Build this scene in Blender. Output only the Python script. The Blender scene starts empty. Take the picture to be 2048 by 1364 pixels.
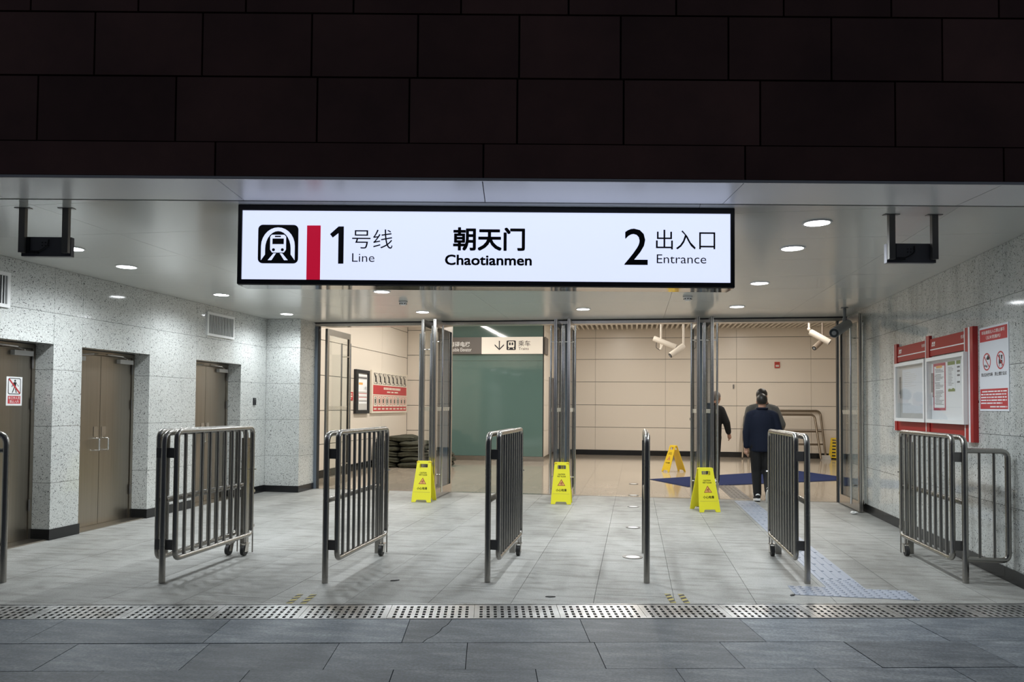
import bpy, bmesh, math, random
from mathutils import Vector, Matrix
from mathutils.geometry import tessellate_polygon
R = random.Random(7)
PI = math.pi
SC = bpy.context.scene
COL = SC.collection
# ------------------------------------------------------------------ camera, world, exposure
TH = math.radians(9.3)
PITCH = math.radians(1.65)
ROLL = 0.0075
EYE = Vector((0, 0, 1.42))
_o = Vector((-math.sin(TH) * math.cos(PITCH), math.cos(TH) * math.cos(PITCH), math.sin(PITCH)))
_r0 = Vector((math.cos(TH), math.sin(TH), 0))
_u0 = _r0.cross(_o)
_r = _r0 * math.cos(ROLL) + _u0 * math.sin(ROLL)
_u = -_r0 * math.sin(ROLL) + _u0 * math.cos(ROLL)
cam = bpy.data.cameras.new('camera')
cam.sensor_width = 36
cam.lens = 1500 / 2048 * 36
cam.shift_y = 88 / 2048
cam.clip_start = 0.05
camo = bpy.data.objects.new('camera', cam)
camo.matrix_world = Matrix(((_r.x, _u.x, -_o.x, EYE.x), (_r.y, _u.y, -_o.y, EYE.y), (_r.z, _u.z, -_o.z, EYE.z), (0, 0, 0, 1)))
COL.objects.link(camo)
SC.camera = camo

SC.view_settings.view_transform = 'Standard'
SC.view_settings.look = 'None'
SC.view_settings.exposure = 0.0
SC.view_settings.gamma = 1.0
SC.view_settings.use_curve_mapping = False

W = bpy.data.worlds.new('night')
SC.world = W
W.use_nodes = True
bg = W.node_tree.nodes['Background']
bg.inputs[0].default_value = (0.55, 0.62, 0.8, 1)
bg.inputs[1].default_value = 0.06

SPOT_W = 92.0
DISC_E = 22.0
SIGN_E = 1.18
HALL_W = 52.0
TUBE_E = 14.0

# ------------------------------------------------------------------ materials
def mat(name, col=(.5, .5, .5), rough=.5, metal=0., spec=.5, coat=0., emit=None, est=0.):
    m = bpy.data.materials.new(name)
    m.use_nodes = True
    b = m.node_tree.nodes['Principled BSDF']
    b.inputs['Base Color'].default_value = (*col, 1)
    b.inputs['Roughness'].default_value = rough
    b.inputs['Metallic'].default_value = metal
    b.inputs['Specular IOR Level'].default_value = spec
    b.inputs['Coat Weight'].default_value = coat
    b.inputs['Coat Roughness'].default_value = .05
    if emit:
        b.inputs['Emission Color'].default_value = (*emit, 1)
        b.inputs['Emission Strength'].default_value = est
    m['b'] = 1
    return m

def nd(m, t, **kw):
    n = m.node_tree.nodes.new(t)
    for k, v in kw.items():
        if hasattr(n, k) and not k.startswith('i_'):
            setattr(n, k, v)
    return n

def lk(m, a, b): m.node_tree.links.new(a, b)
def bsdf(m): return m.node_tree.nodes['Principled BSDF']

def pos(m, scale=(1, 1, 1)):
    g = nd(m, 'ShaderNodeNewGeometry')
    mp = nd(m, 'ShaderNodeMapping')
    mp.inputs['Scale'].default_value = scale
    lk(m, g.outputs['Position'], mp.inputs['Vector'])
    return mp.outputs['Vector']

def noise(m, vec, scale, detail=3, rough=.55):
    n = nd(m, 'ShaderNodeTexNoise')
    n.inputs['Scale'].default_value = scale
    n.inputs['Detail'].default_value = detail
    n.inputs['Roughness'].default_value = rough
    lk(m, vec, n.inputs['Vector'])
    return n.outputs['Fac']

def ramp(m, fac, stops, interp='LINEAR'):
    n = nd(m, 'ShaderNodeValToRGB')
    cr = n.color_ramp
    cr.interpolation = interp
    while len(cr.elements) < len(stops): cr.elements.new(.5)
    for e, (p, c) in zip(cr.elements, stops):
        e.position = p
        e.color = (*c, 1) if len(c) == 3 else c
    lk(m, fac, n.inputs['Fac'])
    return n.outputs['Color']

def mix(m, fac, a, b, mode='MIX'):
    n = nd(m, 'ShaderNodeMix')
    n.data_type = 'RGBA'
    n.blend_type = mode
    for s, v in ((n.inputs['Factor'], fac), (n.inputs['A'], a), (n.inputs['B'], b)):
        if isinstance(v, (int, float)): s.default_value = v
        elif isinstance(v, tuple): s.default_value = (*v, 1)
        else: lk(m, v, s)
    # colour sockets are the last ones named A / B
    ca = [i for i in n.inputs if i.name == 'A' and i.type == 'RGBA'][0]
    cb = [i for i in n.inputs if i.name == 'B' and i.type == 'RGBA'][0]
    for s, v in ((ca, a), (cb, b)):
        if isinstance(v, tuple): s.default_value = (*v, 1)
        elif not isinstance(v, (int, float)): lk(m, v, s)
    f = n.inputs[0]
    if isinstance(fac, (int, float)): f.default_value = fac
    else: lk(m, fac, f)
    return [o_ for o_ in n.outputs if o_.type == 'RGBA'][0]

def objrand(m, lo, hi):
    oi = nd(m, 'ShaderNodeObjectInfo')
    mr = nd(m, 'ShaderNodeMapRange')
    mr.inputs['To Min'].default_value = lo
    mr.inputs['To Max'].default_value = hi
    lk(m, oi.outputs['Random'], mr.inputs['Value'])
    return mr.outputs['Result']

def setc(m, c): lk(m, c, bsdf(m).inputs['Base Color'])
def bump(m, h, strength=.2, dist=.01):
    b = nd(m, 'ShaderNodeBump')
    b.inputs['Strength'].default_value = strength
    b.inputs['Distance'].default_value = dist
    lk(m, h, b.inputs['Height'])
    lk(m, b.outputs['Normal'], bsdf(m).inputs['Normal'])

def granite(name, base, dark, rough=.075, streak=0.):
    m = mat(name, rough=rough, spec=.5)
    p = pos(m)
    v = nd(m, 'ShaderNodeTexVoronoi')
    v.inputs['Scale'].default_value = 150
    lk(m, p, v.inputs['Vector'])
    sep = nd(m, 'ShaderNodeSeparateColor')
    lk(m, v.outputs['Color'], sep.inputs['Color'])
    c1 = ramp(m, sep.outputs['Red'], [(0, tuple(x * .80 for x in base)), (.5, base), (1, tuple(min(1, x * 1.08) for x in base))])
    spk = ramp(m, sep.outputs['Green'], [(0, (1, 1, 1)), (.115, (1, 1, 1)), (.125, (0, 0, 0))])
    n3 = ramp(m, noise(m, p, 38, 3, .65), [(.46, (1, 1, 1)), (.56, (.12, .12, .12))])
    c2 = mix(m, mix(m, 1., spk, n3, 'MULTIPLY'), c1, dark)
    big = ramp(m, noise(m, p, 1.6, 4), [(.3, (.88, .885, .88)), (.7, (1.0, 1.0, 1.0))])
    c4 = mix(m, 1., c2, big, 'MULTIPLY')
    if streak:
        ps = pos(m, (2.2, 2.2, .35))
        st = ramp(m, noise(m, ps, 1.6, 4, .6), [(.35, (.62, .63, .62)), (.55, (1, 1, 1))])
        c4 = mix(m, streak, c4, mix(m, 1., c4, st, 'MULTIPLY'))
    setc(m, c4)
    return m

M = {}
M['granite'] = granite('polished_granite', (.66, .675, .655), (.03, .032, .034))
M['granite_right'] = granite('polished_granite_right', (.63, .65, .635), (.04, .042, .044), streak=.6)

m = M['tile'] = mat('flamed_granite_floor', rough=.55)
p = pos(m)
f1 = noise(m, p, 95, 3, .7)
f2 = noise(m, pos(m, (1, .45, 1)), 1.1, 5, .62)
f3 = noise(m, pos(m, (.5, 2.2, 1)), 5, 5, .65)
c = ramp(m, f1, [(.3, (.30, .30, .288)), (.55, (.415, .413, .395)), (.8, (.50, .497, .48))])
c = mix(m, 1., c, ramp(m, f2, [(.34, (.60, .60, .585)), (.50, (.88, .88, .87)), (.62, (1, 1, 1))]), 'MULTIPLY')
c = mix(m, 1., c, ramp(m, f3, [(.36, (.70, .69, .67)), (.52, (1, 1, 1))]), 'MULTIPLY')
hs = nd(m, 'ShaderNodeHueSaturation')
lk(m, c, hs.inputs['Color'])
lk(m, objrand(m, .93, 1.04), hs.inputs['Value'])
setc(m, hs.outputs['Color'])
bump(m, f1, .15, .003)

m = M['slate'] = mat('slate_paving', rough=.5)
p = pos(m)
f1 = noise(m, pos(m, (1, 3.2, 1)), 3.0, 8, .68)
f2 = noise(m, p, 60, 3, .7)
c = ramp(m, f1, [(.28, (.10, .122, .15)), (.46, (.16, .187, .22)), (.58, (.24, .27, .30)), (.72, (.37, .40, .43))])
c = mix(m, 1., c, ramp(m, f2, [(.38, (.62, .62, .62)), (.62, (1.12, 1.12, 1.12))]), 'MULTIPLY')
hs = nd(m, 'ShaderNodeHueSaturation')
lk(m, c, hs.inputs['Color'])
lk(m, objrand(m, .58, 1.02), hs.inputs['Value'])
setc(m, hs.outputs['Color'])
bump(m, f1, .3, .01)

m = M['brown'] = mat('bronze_brown_cladding', rough=.42, metal=.25)
p = pos(m)
f1 = noise(m, p, 1.6, 4, .6)
c = ramp(m, f1, [(.3, (.15, .075, .062)), (.7, (.24, .115, .092))])
hs = nd(m, 'ShaderNodeHueSaturation')
lk(m, c, hs.inputs['Color'])
lk(m, objrand(m, .75, 1.2), hs.inputs['Value'])
setc(m, hs.outputs['Color'])

def stainless(name, col, rough, stretch=(1, 1, .02), sc=60, amt=.12):
    m = mat(name, col, rough, 1.)
    f = noise(m, pos(m, stretch), sc, 3, .6)
    mr = nd(m, 'ShaderNodeMapRange')
    mr.inputs['To Min'].default_value = rough * (1 - amt * 2)
    mr.inputs['To Max'].default_value = rough * (1 + amt * 2)
    lk(m, f, mr.inputs['Value'])
    lk(m, mr.outputs['Result'], bsdf(m).inputs['Roughness'])
    lo = tuple(x * (1 - amt) for x in col)
    setc(m, ramp(m, f, [(.3, lo), (.7, col)]))
    return m
M['steel'] = stainless('stainless_tube', (.38, .365, .34), .27, (1, 1, 1), 4, .03)
M['bar'] = stainless('stainless_bar', (.36, .345, .32), .3, (1, 1, 1), 4, .03)
M['door_steel'] = stainless('brushed_door_steel', (.37, .335, .285), .33, (1, 1, .015), 40)
M['frame_steel'] = stainless('glass_door_steel', (.56, .53, .49), .26, (1, 1, .02), 60, .05)
M['handle'] = mat('polished_pull_bar', (.75, .74, .72), .14, 1.)
M['grate'] = stainless('grating_steel', (.62, .62, .62), .33, (1, 1, 1), 3, .25)
M['mullion'] = mat('blue_grey_mullion', (.13, .155, .185), .38, .1)
M['dark'] = mat('black_void', (.012, .012, .013), .7)
M['black'] = mat('black_metal', (.02, .02, .024), .4, .2)
M['blackstone'] = mat('black_granite_skirting', (.012, .013, .014), .22)
M['display'] = mat('dark_display_case', (.10, .10, .115), .5)
M['post_grey'] = mat('grey_hanger_post', (.16, .155, .15), .35, .6)
M['under'] = mat('sign_underside', (.55, .56, .58), .06, .9)
M['ceil'] = mat('ceiling_panel_paint', (.655, .67, .645), .17, 0, .55)
M['soffit'] = mat('soffit_panel_paint', (.88, .88, .89), .3, 0, .5)
M['cream'] = mat('cream_wall_panel', (.72, .655, .575), .32)
M['slat'] = mat('white_slat', (.75, .70, .62), .4)
m = M['hallfloor'] = mat('polished_beige_floor', rough=.09, spec=.5)
p = pos(m)
f1 = noise(m, p, 40, 3, .6)
c = ramp(m, f1, [(.3, (.42, .36, .29)), (.7, (.50, .435, .355))])
hs = nd(m, 'ShaderNodeHueSaturation')
lk(m, c, hs.inputs['Color'])
lk(m, objrand(m, .93, 1.05), hs.inputs['Value'])
setc(m, hs.outputs['Color'])
m = M['carpet'] = mat('blue_carpet', (.014, .024, .085), .95, 0, .15)
bump(m, noise(m, pos(m), 300, 2), .5, .004)
M['tac_out'] = mat('tactile_tile_blue_grey', (.33, .36, .43), .45)
M['tac_in'] = mat('tactile_tile_dark', (.15, .135, .12), .5)
M['yellow'] = mat('yellow_plastic', (.86, .80, .03), .38)
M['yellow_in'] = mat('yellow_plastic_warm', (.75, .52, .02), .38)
M['ink'] = mat('black_ink', (.01, .01, .012), .5)
M['redink'] = mat('dark_red_ink', (.30, .045, .02), .5)
M['orange'] = mat('warning_orange', (.80, .42, .13), .5)
M['red'] = mat('red_enamel', (.36, .022, .02), .35)
M['red2'] = mat('red_banner', (.36, .035, .028), .5, 0, .3)
M['signred'] = mat('sign_red', (.50, .045, .05), .5)
M['white'] = mat('white_paint', (.80, .80, .79), .45)
M['paper'] = mat('white_paper', (.72, .75, .80), .6)
M['pagewhite'] = mat('notice_paper', (.80, .82, .84), .6)
M['greyink'] = mat('grey_ink', (.12, .12, .13), .6)
M['green'] = mat('olive_green_print', (.20, .26, .08), .6)
M['pink'] = mat('magenta_print', (.45, .06, .10), .6)
M['lightgrey'] = mat('light_grey_panel', (.55, .54, .52), .5)
M['taupe'] = mat('taupe_grey_sign', (.13, .115, .105), .5)
M['creamsign'] = mat('cream_sign', (.80, .74, .64), .5, emit=(1., .93, .84), est=.25)
M['greenglass'] = mat('green_back_painted_glass', (.11, .185, .172), .06, 0, .5, coat=.5)
M['board'] = mat('board_cream', (.74, .68, .58), .5)
M['firered'] = mat('alarm_red', (.45, .03, .02), .4)
M['bag'] = mat('dark_olive_sandbag', rough=.9)
m = M['bag']
setc(m, ramp(m, noise(m, pos(m), 14, 5, .7), [(.3, (.022, .024, .015)), (.7, (.055, .055, .035))]))
bump(m, noise(m, pos(m), 40, 4), .5, .02)
M['camwhite'] = mat('camera_white', (.72, .66, .58), .4)
M['camgrey'] = mat('camera_grey', (.20, .21, .22), .4)
M['camtan'] = mat('camera_tan', (.30, .24, .19), .5)
M['oldsteel'] = stainless('dull_brown_tube', (.27, .225, .175), .35)
M['lens'] = mat('camera_lens', (.01, .015, .02), .08)
M['navy'] = mat('navy_jacket', (.008, .012, .028), .85, 0, .3)
M['greycloth'] = mat('grey_jacket', (.12, .115, .105), .85)
M['blackcloth'] = mat('black_cloth', (.008, .008, .009), .85)
M['skin'] = mat('skin', (.46, .25, .17), .5)
M['hair'] = mat('black_hair', (.014, .011, .009), .5)
M['greyhair'] = mat('grey_hair', (.16, .14, .13), .6)
M['rubber'] = mat('black_rubber', (.03, .03, .03), .6)
M['tiss'] = mat('white_tissue', (.8, .8, .78), .8)
M['ring'] = mat('light_trim_ring', (.8, .8, .8), .4)
M['disc'] = mat('downlight_diffuser', (.8, .8, .8), .5, emit=(.93, .96, 1.), est=DISC_E)
M['tube'] = mat('strip_light', (.8, .8, .8), .5, emit=(1., .94, .84), est=TUBE_E)
M['signface'] = mat('lightbox_face', (.75, .78, .85), .35, emit=(.60, .66, .88), est=SIGN_E)
M['signred_lit'] = mat('lightbox_red', (.3, .0, .02), .4, emit=(.42, .006, .03), est=1.)
M['tape'] = mat('floor_tape_yellow', (.50, .42, .12), .6)

def glass(name, tint, refl=.05):
    """thin clear pane: mostly see-through, with a mirror share that grows at grazing angles"""
    m = bpy.data.materials.new(name)
    m.use_nodes = True
    nt = m.node_tree
    nt.nodes.clear()
    out = nt.nodes.new('ShaderNodeOutputMaterial')
    t = nt.nodes.new('ShaderNodeBsdfTransparent')
    t.inputs[0].default_value = (*tint, 1)
    g = nt.nodes.new('ShaderNodeBsdfGlossy')
    g.inputs['Roughness'].default_value = .02
    mx = nt.nodes.new('ShaderNodeMixShader')
    lw = nt.nodes.new('ShaderNodeLayerWeight')
    lw.inputs['Blend'].default_value = .5
    pw = nt.nodes.new('ShaderNodeMath'); pw.operation = 'POWER'; pw.inputs[1].default_value = 5
    ma = nt.nodes.new('ShaderNodeMath'); ma.operation = 'MULTIPLY_ADD'; ma.inputs[1].default_value = .6; ma.inputs[2].default_value = refl * .5
    nt.links.new(lw.outputs['Facing'], pw.inputs[0])
    nt.links.new(pw.outputs[0], ma.inputs[0])
    nt.links.new(ma.outputs[0], mx.inputs[0])
    nt.links.new(t.outputs[0], mx.inputs[1])
    nt.links.new(g.outputs[0], mx.inputs[2])
    nt.links.new(mx.outputs[0], out.inputs[0])
    return m
M['glass'] = glass('clear_door_glass', (.95, .965, .96))
M['caseglass'] = glass('case_glass', (.98, .985, .985), .03)

# ------------------------------------------------------------------ mesh helpers
class MB:
    def __init__(s):
        s.v = []; s.f = []; s.mi = []; s.cur = 0
    def face(s, idx):
        s.f.append(idx); s.mi.append(s.cur)
    def add(s, vs, fs):
        b = len(s.v)
        s.v += [tuple(x) for x in vs]
        for f in fs: s.face([b + i for i in f])
        return s
    def box(s, x0, x1, y0, y1, z0, z1):
        return s.add([(x0, y0, z0), (x1, y0, z0), (x1, y1, z0), (x0, y1, z0), (x0, y0, z1), (x1, y0, z1), (x1, y1, z1), (x0, y1, z1)],
                     [(0, 3, 2, 1), (4, 5, 6, 7), (0, 1, 5, 4), (1, 2, 6, 5), (2, 3, 7, 6), (3, 0, 4, 7)])
    def prism(s, poly, fn, t0, t1):
        """extruded simple polygon; fn(u, v, w) -> point"""
        n = len(poly)
        vs = [fn(u, v, t0) for u, v in poly] + [fn(u, v, t1) for u, v in poly]
        fs = [tuple(range(n - 1, -1, -1)), tuple(range(n, 2 * n))]
        fs += [(i, (i + 1) % n, n + (i + 1) % n, n + i) for i in range(n)]
        return s.add(vs, fs)
    def plate(s, outer, holes, fn, t0, t1):
        loops = [outer] + holes
        tris = tessellate_polygon([[Vector((u, v, 0)) for u, v in lp] for lp in loops])
        flat = [p for lp in loops for p in lp]
        n = len(flat)
        vs = [fn(u, v, t0) for u, v in flat] + [fn(u, v, t1) for u, v in flat]
        fs = []
        for a, b, c in tris:
            (x0, y0), (x1, y1), (x2, y2) = flat[a], flat[b], flat[c]
            if (x1 - x0) * (y2 - y0) - (x2 - x0) * (y1 - y0) < 0: b, c = c, b
            fs += [(a + n, b + n, c + n), (a, c, b)]
        k = 0
        for lp in loops:
            q = len(lp)
            fs += [(k + i, k + (i + 1) % q, n + k + (i + 1) % q, n + k + i) for i in range(q)]
            k += q
        return s.add(vs, fs)
    def tube(s, pts, r, n=10, closed=False, flat=1.):
        pts = [Vector(p) for p in pts]
        m_ = len(pts)
        rs = r if isinstance(r, (list, tuple)) else [r] * m_
        def tan(i):
            if closed: d = pts[(i + 1) % m_] - pts[i - 1]
            else: d = pts[min(i + 1, m_ - 1)] - pts[max(i - 1, 0)]
            return d.normalized()
        t = tan(0)
        nx = Vector((0, 0, 1)) if abs(t.z) < .9 else Vector((1, 0, 0))
        nx = (nx - t * nx.dot(t)).normalized()
        vs = []
        for i in range(m_):
            t = tan(i)
            nx = (nx - t * nx.dot(t)).normalized()
            by = t.cross(nx)
            for k in range(n):
                a = 2 * PI * k / n
                vs.append(pts[i] + (nx * math.cos(a) + by * math.sin(a) * flat) * rs[i])
        fs = []
        for i in range(m_ if closed else m_ - 1):
            j = (i + 1) % m_
            for k in range(n):
                k2 = (k + 1) % n
                fs.append((i * n + k, i * n + k2, j * n + k2, j * n + k))
        if not closed:
            fs += [tuple(range(n - 1, -1, -1)), tuple(range((m_ - 1) * n, m_ * n))]
        return s.add(vs, fs)
    def ell(s, c, rx, ry, rz, n=14, m_=9, sq=1.):
        c = Vector(c)
        def pw(x): return math.copysign(abs(x) ** sq, x)
        vs = []
        for j in range(1, m_):
            ph = -PI / 2 + PI * j / m_
            for k in range(n):
                a = 2 * PI * k / n
                vs.append(c + Vector((rx * pw(math.cos(ph)) * pw(math.cos(a)), ry * pw(math.cos(ph)) * pw(math.sin(a)), rz * pw(math.sin(ph)))))
        lo = len(vs); vs.append(c - Vector((0, 0, rz))); vs.append(c + Vector((0, 0, rz)))
        fs = []
        for j in range(m_ - 2):
            for k in range(n):
                k2 = (k + 1) % n
                fs.append((j * n + k, j * n + k2, (j + 1) * n + k2, (j + 1) * n + k))
        for k in range(n):
            k2 = (k + 1) % n
            fs.append((lo, k2, k))
            fs.append((lo + 1, (m_ - 2) * n + k, (m_ - 2) * n + k2))
        return s.add(vs, fs)
    def loft(s, rings, n=16):
        """rings: (cx, cy, cz, rx, ry)"""
        vs = []
        for cx, cy, cz, rx, ry in rings:
            for k in range(n):
                a = 2 * PI * k / n
                vs.append((cx + rx * math.cos(a), cy + ry * math.sin(a), cz))
        fs = []
        for i in range(len(rings) - 1):
            for k in range(n):
                k2 = (k + 1) % n
                fs.append((i * n + k, i * n + k2, (i + 1) * n + k2, (i + 1) * n + k))
        fs += [tuple(range(n - 1, -1, -1)), tuple(range((len(rings) - 1) * n, len(rings) * n))]
        return s.add(vs, fs)

def mesh_of(name, mb, mats, smooth=False):
    me = bpy.data.meshes.new(name)
    me.from_pydata(mb.v, [], mb.f)
    if not isinstance(mats, (list, tuple)): mats = [mats]
    for m_ in mats: me.materials.append(m_)
    if len(mats) > 1: me.polygons.foreach_set('material_index', mb.mi)
    if smooth:
        me.polygons.foreach_set('use_smooth', [True] * len(me.polygons))
        me.set_sharp_from_angle(angle=math.radians(40))
    me.update()
    return me

def place(name, me, parent=None, loc=None, rz=None):
    o = bpy.data.objects.new(name, me)
    COL.objects.link(o)
    if parent: o.parent = parent
    if loc is not None: o.location = loc
    if rz is not None: o.rotation_euler.z = rz
    return o

def obj(name, mb, mats, parent=None, smooth=False, loc=None, rz=None):
    return place(name, mesh_of(name, mb, mats, smooth), parent, loc, rz)

def tag(o, label=None, cat=None, group=None, kind=None):
    if label: o['label'] = label
    if cat: o['category'] = cat
    if group: o['group'] = group
    if kind: o['kind'] = kind
    return o

def empty(name, loc=(0, 0, 0), rz=0):
    o = bpy.data.objects.new(name, None)
    o.empty_display_size = .1
    COL.objects.link(o)
    o.location = loc
    o.rotation_euler.z = rz
    return o

def thing(name, label, cat, loc=(0, 0, 0), rz=0, group=None):
    return tag(empty(name, loc, rz), label, cat, group)

def struct(name, label, cat, loc=(0, 0, 0), rz=0):
    return tag(empty(name, loc, rz), label, cat, None, 'structure')

def copy_tree(o, parent=None):
    c = o.copy()
    COL.objects.link(c)
    if parent: c.parent = parent
    for ch in list(o.children): copy_tree(ch, c)
    return c

XYZ = lambda u, v, w: (u, v, w)
def fr(origin, ax, ay):
    o_, x, y = Vector(origin), Vector(ax).normalized(), Vector(ay).normalized()
    z = x.cross(y)
    return lambda u, v, w=0.: o_ + x * u + y * v + z * w

def rect(u0, v0, u1, v1): return [(u0, v0), (u1, v0), (u1, v1), (u0, v1)]
def circ(u, v, r, n=24, ry=None): return [(u + r * math.cos(2 * PI * k / n), v + (ry or r) * math.sin(2 * PI * k / n)) for k in range(n)]
def rrect(u0, v0, u1, v1, r, n=5):
    out = []
    for cx, cy, a0 in ((u1 - r, v0 + r, -PI / 2), (u1 - r, v1 - r, 0), (u0 + r, v1 - r, PI / 2), (u0 + r, v0 + r, PI)):
        for k in range(n + 1):
            a = a0 + PI / 2 * k / n
            out.append((cx + r * math.cos(a), cy + r * math.sin(a)))
    return out
def ccw(p):
    a = sum(p[i][0] * p[(i + 1) % len(p)][1] - p[(i + 1) % len(p)][0] * p[i][1] for i in range(len(p)))
    return p if a > 0 else p[::-1]

def text(body, u0, v0, u1, v1, fn, w, m_, parent, weight=0., bold=0., name='lettering'):
    """flat lettering fitted to a box on a panel"""
    cu = bpy.data.curves.new('t', 'FONT')
    cu.body = body
    cu.offset = weight
    cu.align_x = 'CENTER'
    cu.resolution_u = 3
    ob = bpy.data.objects.new('t', cu)
    COL.objects.link(ob)
    dg = bpy.context.evaluated_depsgraph_get()
    me = bpy.data.meshes.new_from_object(ob.evaluated_get(dg))
    bpy.data.objects.remove(ob)
    if bold:
        # heavier weight: the glyph sheet repeated a hair's breadth around itself
        bm = bmesh.new(); bm.from_mesh(me)
        base = list(bm.verts) + list(bm.edges) + list(bm.faces)
        for k in range(8):
            r_ = bmesh.ops.duplicate(bm, geom=base)
            for v in r_['geom']:
                if isinstance(v, bmesh.types.BMVert):
                    v.co.x += bold * max(-1, min(1, 1.3 * math.cos(k * PI / 4))); v.co.y += bold * max(-1, min(1, 1.3 * math.sin(k * PI / 4)))
        bm.to_mesh(me); bm.free()
    xs = [v.co.x for v in me.vertices]; ys = [v.co.y for v in me.vertices]
    x0, x1, y0, y1 = min(xs), max(xs), min(ys), max(ys)
    for v in me.vertices:
        v.co = fn(u0 + (v.co.x - x0) / (x1 - x0) * (u1 - u0), v0 + (v.co.y - y0) / max(y1 - y0, 1e-6) * (v1 - v0), w)
    me.materials.clear()
    me.materials.append(m_)
    me.name = name
    return place(name, me, parent)

def flat(polys, fn, w0, w1, m_, parent, name):
    mb = MB()
    for p in polys: mb.prism(ccw(p), fn, w0, w1)
    return obj(name, mb, m_, parent)

def clip(poly, a, b, c):
    """keep a*x + b*y >= c"""
    out = []
    for i in range(len(poly)):
        p, q = poly[i], poly[(i + 1) % len(poly)]
        dp, dq = a * p[0] + b * p[1] - c, a * q[0] + b * q[1] - c
        if dp >= 0: out.append(p)
        if dp * dq < 0:
            t = dp / (dp - dq)
            out.append((p[0] + (q[0] - p[0]) * t, p[1] + (q[1] - p[1]) * t))
    return out
def area(p): return abs(sum(p[i][0] * p[(i + 1) % len(p)][1] - p[(i + 1) % len(p)][0] * p[i][1] for i in range(len(p)))) / 2

# camera-parallel frame of the facade, and the slightly turned frame of paving, drain and barriers
CT, ST = math.cos(TH), math.sin(TH)
def CF(xc, d, z=0.): return Vector((xc * CT - d * ST, xc * ST + d * CT, z))
PA = math.radians(11.2)
PC, PS = math.cos(PA), math.sin(PA)
def PF(p_, q, z=0.): return Vector((p_ * PC - q * PS, p_ * PS + q * PC, z))
def rzbox(mb, fn, u0, u1, v0, v1, z0, z1):
    return mb.prism([(u0, v0), (u1, v0), (u1, v1), (u0, v1)], lambda u, v, w: fn(u, v, w), z0, z1)

CEIL = 2.83
DOORY = 12.15
# ================================================================== SETTING
# ---- floor tiles under the canopy
QE = 5.437
fl = struct('floor', 'pale grey stone floor under the canopy, laid in staggered tiles', 'floor')
mb = MB(); mb.prism(ccw([tuple(PF(-9, QE)[:2]), tuple(PF(6, QE)[:2]), (4.2, 12.3), (-7.5, 12.3)]), XYZ, -.2, -.014)
obj('mortar_bed', mb, M['greyink'], fl)
TP = .586
ti = 0
for i in range(-11, 6):
    x0 = -.293 + TP * i
    off = 6.36 if i % 2 == 1 else 5.775
    for k in range(-3, 6):
        y0 = off + 1.172 * k
        pl = [(x0 + .0015, y0 + .0015), (x0 + TP - .0015, y0 + .0015), (x0 + TP - .0015, y0 + 1.1705), (x0 + .0015, y0 + 1.1705)]
        pl = clip(pl, -PS, PC, QE + .002)
        if len(pl) > 2: pl = clip(pl, 0, -1, -12.09)
        if len(pl) > 2: pl = clip(pl, 1, 0, -6.3)
        if len(pl) > 2: pl = clip(pl, -1, 0, -3.3)
        if len(pl) > 2 and area(pl) > .004:
            mb = MB(); mb.prism(ccw(pl), XYZ, -.014, R.uniform(-.0006, .0006))
            obj('floor_tile', mb, M['tile'], fl)

# ---- hall floor
hf = struct('floor_hall', 'polished beige tile floor of the station hall', 'floor')
mb = MB(); mb.box(-6.1, 8.1, 12.09, 22.7, -.2, -.012); obj('mortar_bed', mb, M['taupe'], hf)
for i in range(-10, 14):
    x0 = -.293 + TP * i
    for k in range(9):
        y0 = 12.21 + 1.172 * k
        pl = clip(clip(rect(x0 + .001, y0, x0 + TP - .001, min(y0 + 1.17, 22.6)), 1, 0, -6.03), -1, 0, -8.0)
        if len(pl) > 2 and area(pl) > .004:
            mb = MB(); mb.prism(ccw(pl), XYZ, -.012, .0); obj('floor_tile', mb, M['hallfloor'], hf)
mb = MB(); mb.box(-5.4, 3.22, 12.092, 12.205, -.012, .004)
tag(obj('trim_4', mb, M['frame_steel']), 'steel threshold strip under the glass doors', 'threshold', kind='structure')

# ---- street paving
pv = struct('pavement', 'dark blue-grey slate slabs in front of the drain', 'pavement')
mb = MB(); mb.prism([(-9, -3), (9, -3), (9, 5.04), (-9, 5.04)], PF, -.25, -.02); obj('mortar_bed', mb, M['dark'], pv)
rows = [5.062, 4.56, 4.10, 3.64, 3.18, 2.72, 2.26, 1.8]
for ri in range(len(rows) - 1):
    q1, q0 = rows[ri], rows[ri + 1]
    if ri == 0: js = [-5.24, -4.1, -2.75, -1.68, -.5, .635, 1.715, 2.86, 4.0, 5.1]
    elif ri % 2 == 1: js = [-2.40 + .765 * k for k in range(-4, 10)]
    else: js = [-1.255 + .765 * k for k in range(-5, 8)]
    for a, b in zip(js[:-1], js[1:]):
        g = .0022
        polys = [rect(a + g, q0 + g, b - g, q1 - g)]
        if ri == 0 and abs(a + .5) < .01:
            cr = [(-.22, q1 - g), (-.245, 4.93), (-.275, 4.86), (-.285, 4.79), (-.315, 4.70), (-.355, 4.63), (-.375, q0 + g)]
            cl = [(u - .003, v) for u, v in cr]; c2 = [(u + .003, v) for u, v in cr]
            polys = [[(a + g, q0 + g)] + cl[::-1] + [(a + g, q1 - g)], [(b - g, q1 - g)] + c2 + [(b - g, q0 + g)]]
        dz = R.uniform(-.002, .001)
        for pl in polys:
            mb = MB(); mb.plate(ccw(pl), [], PF, -.02, dz); obj('paving_slab', mb, M['slate'], pv)

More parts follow.
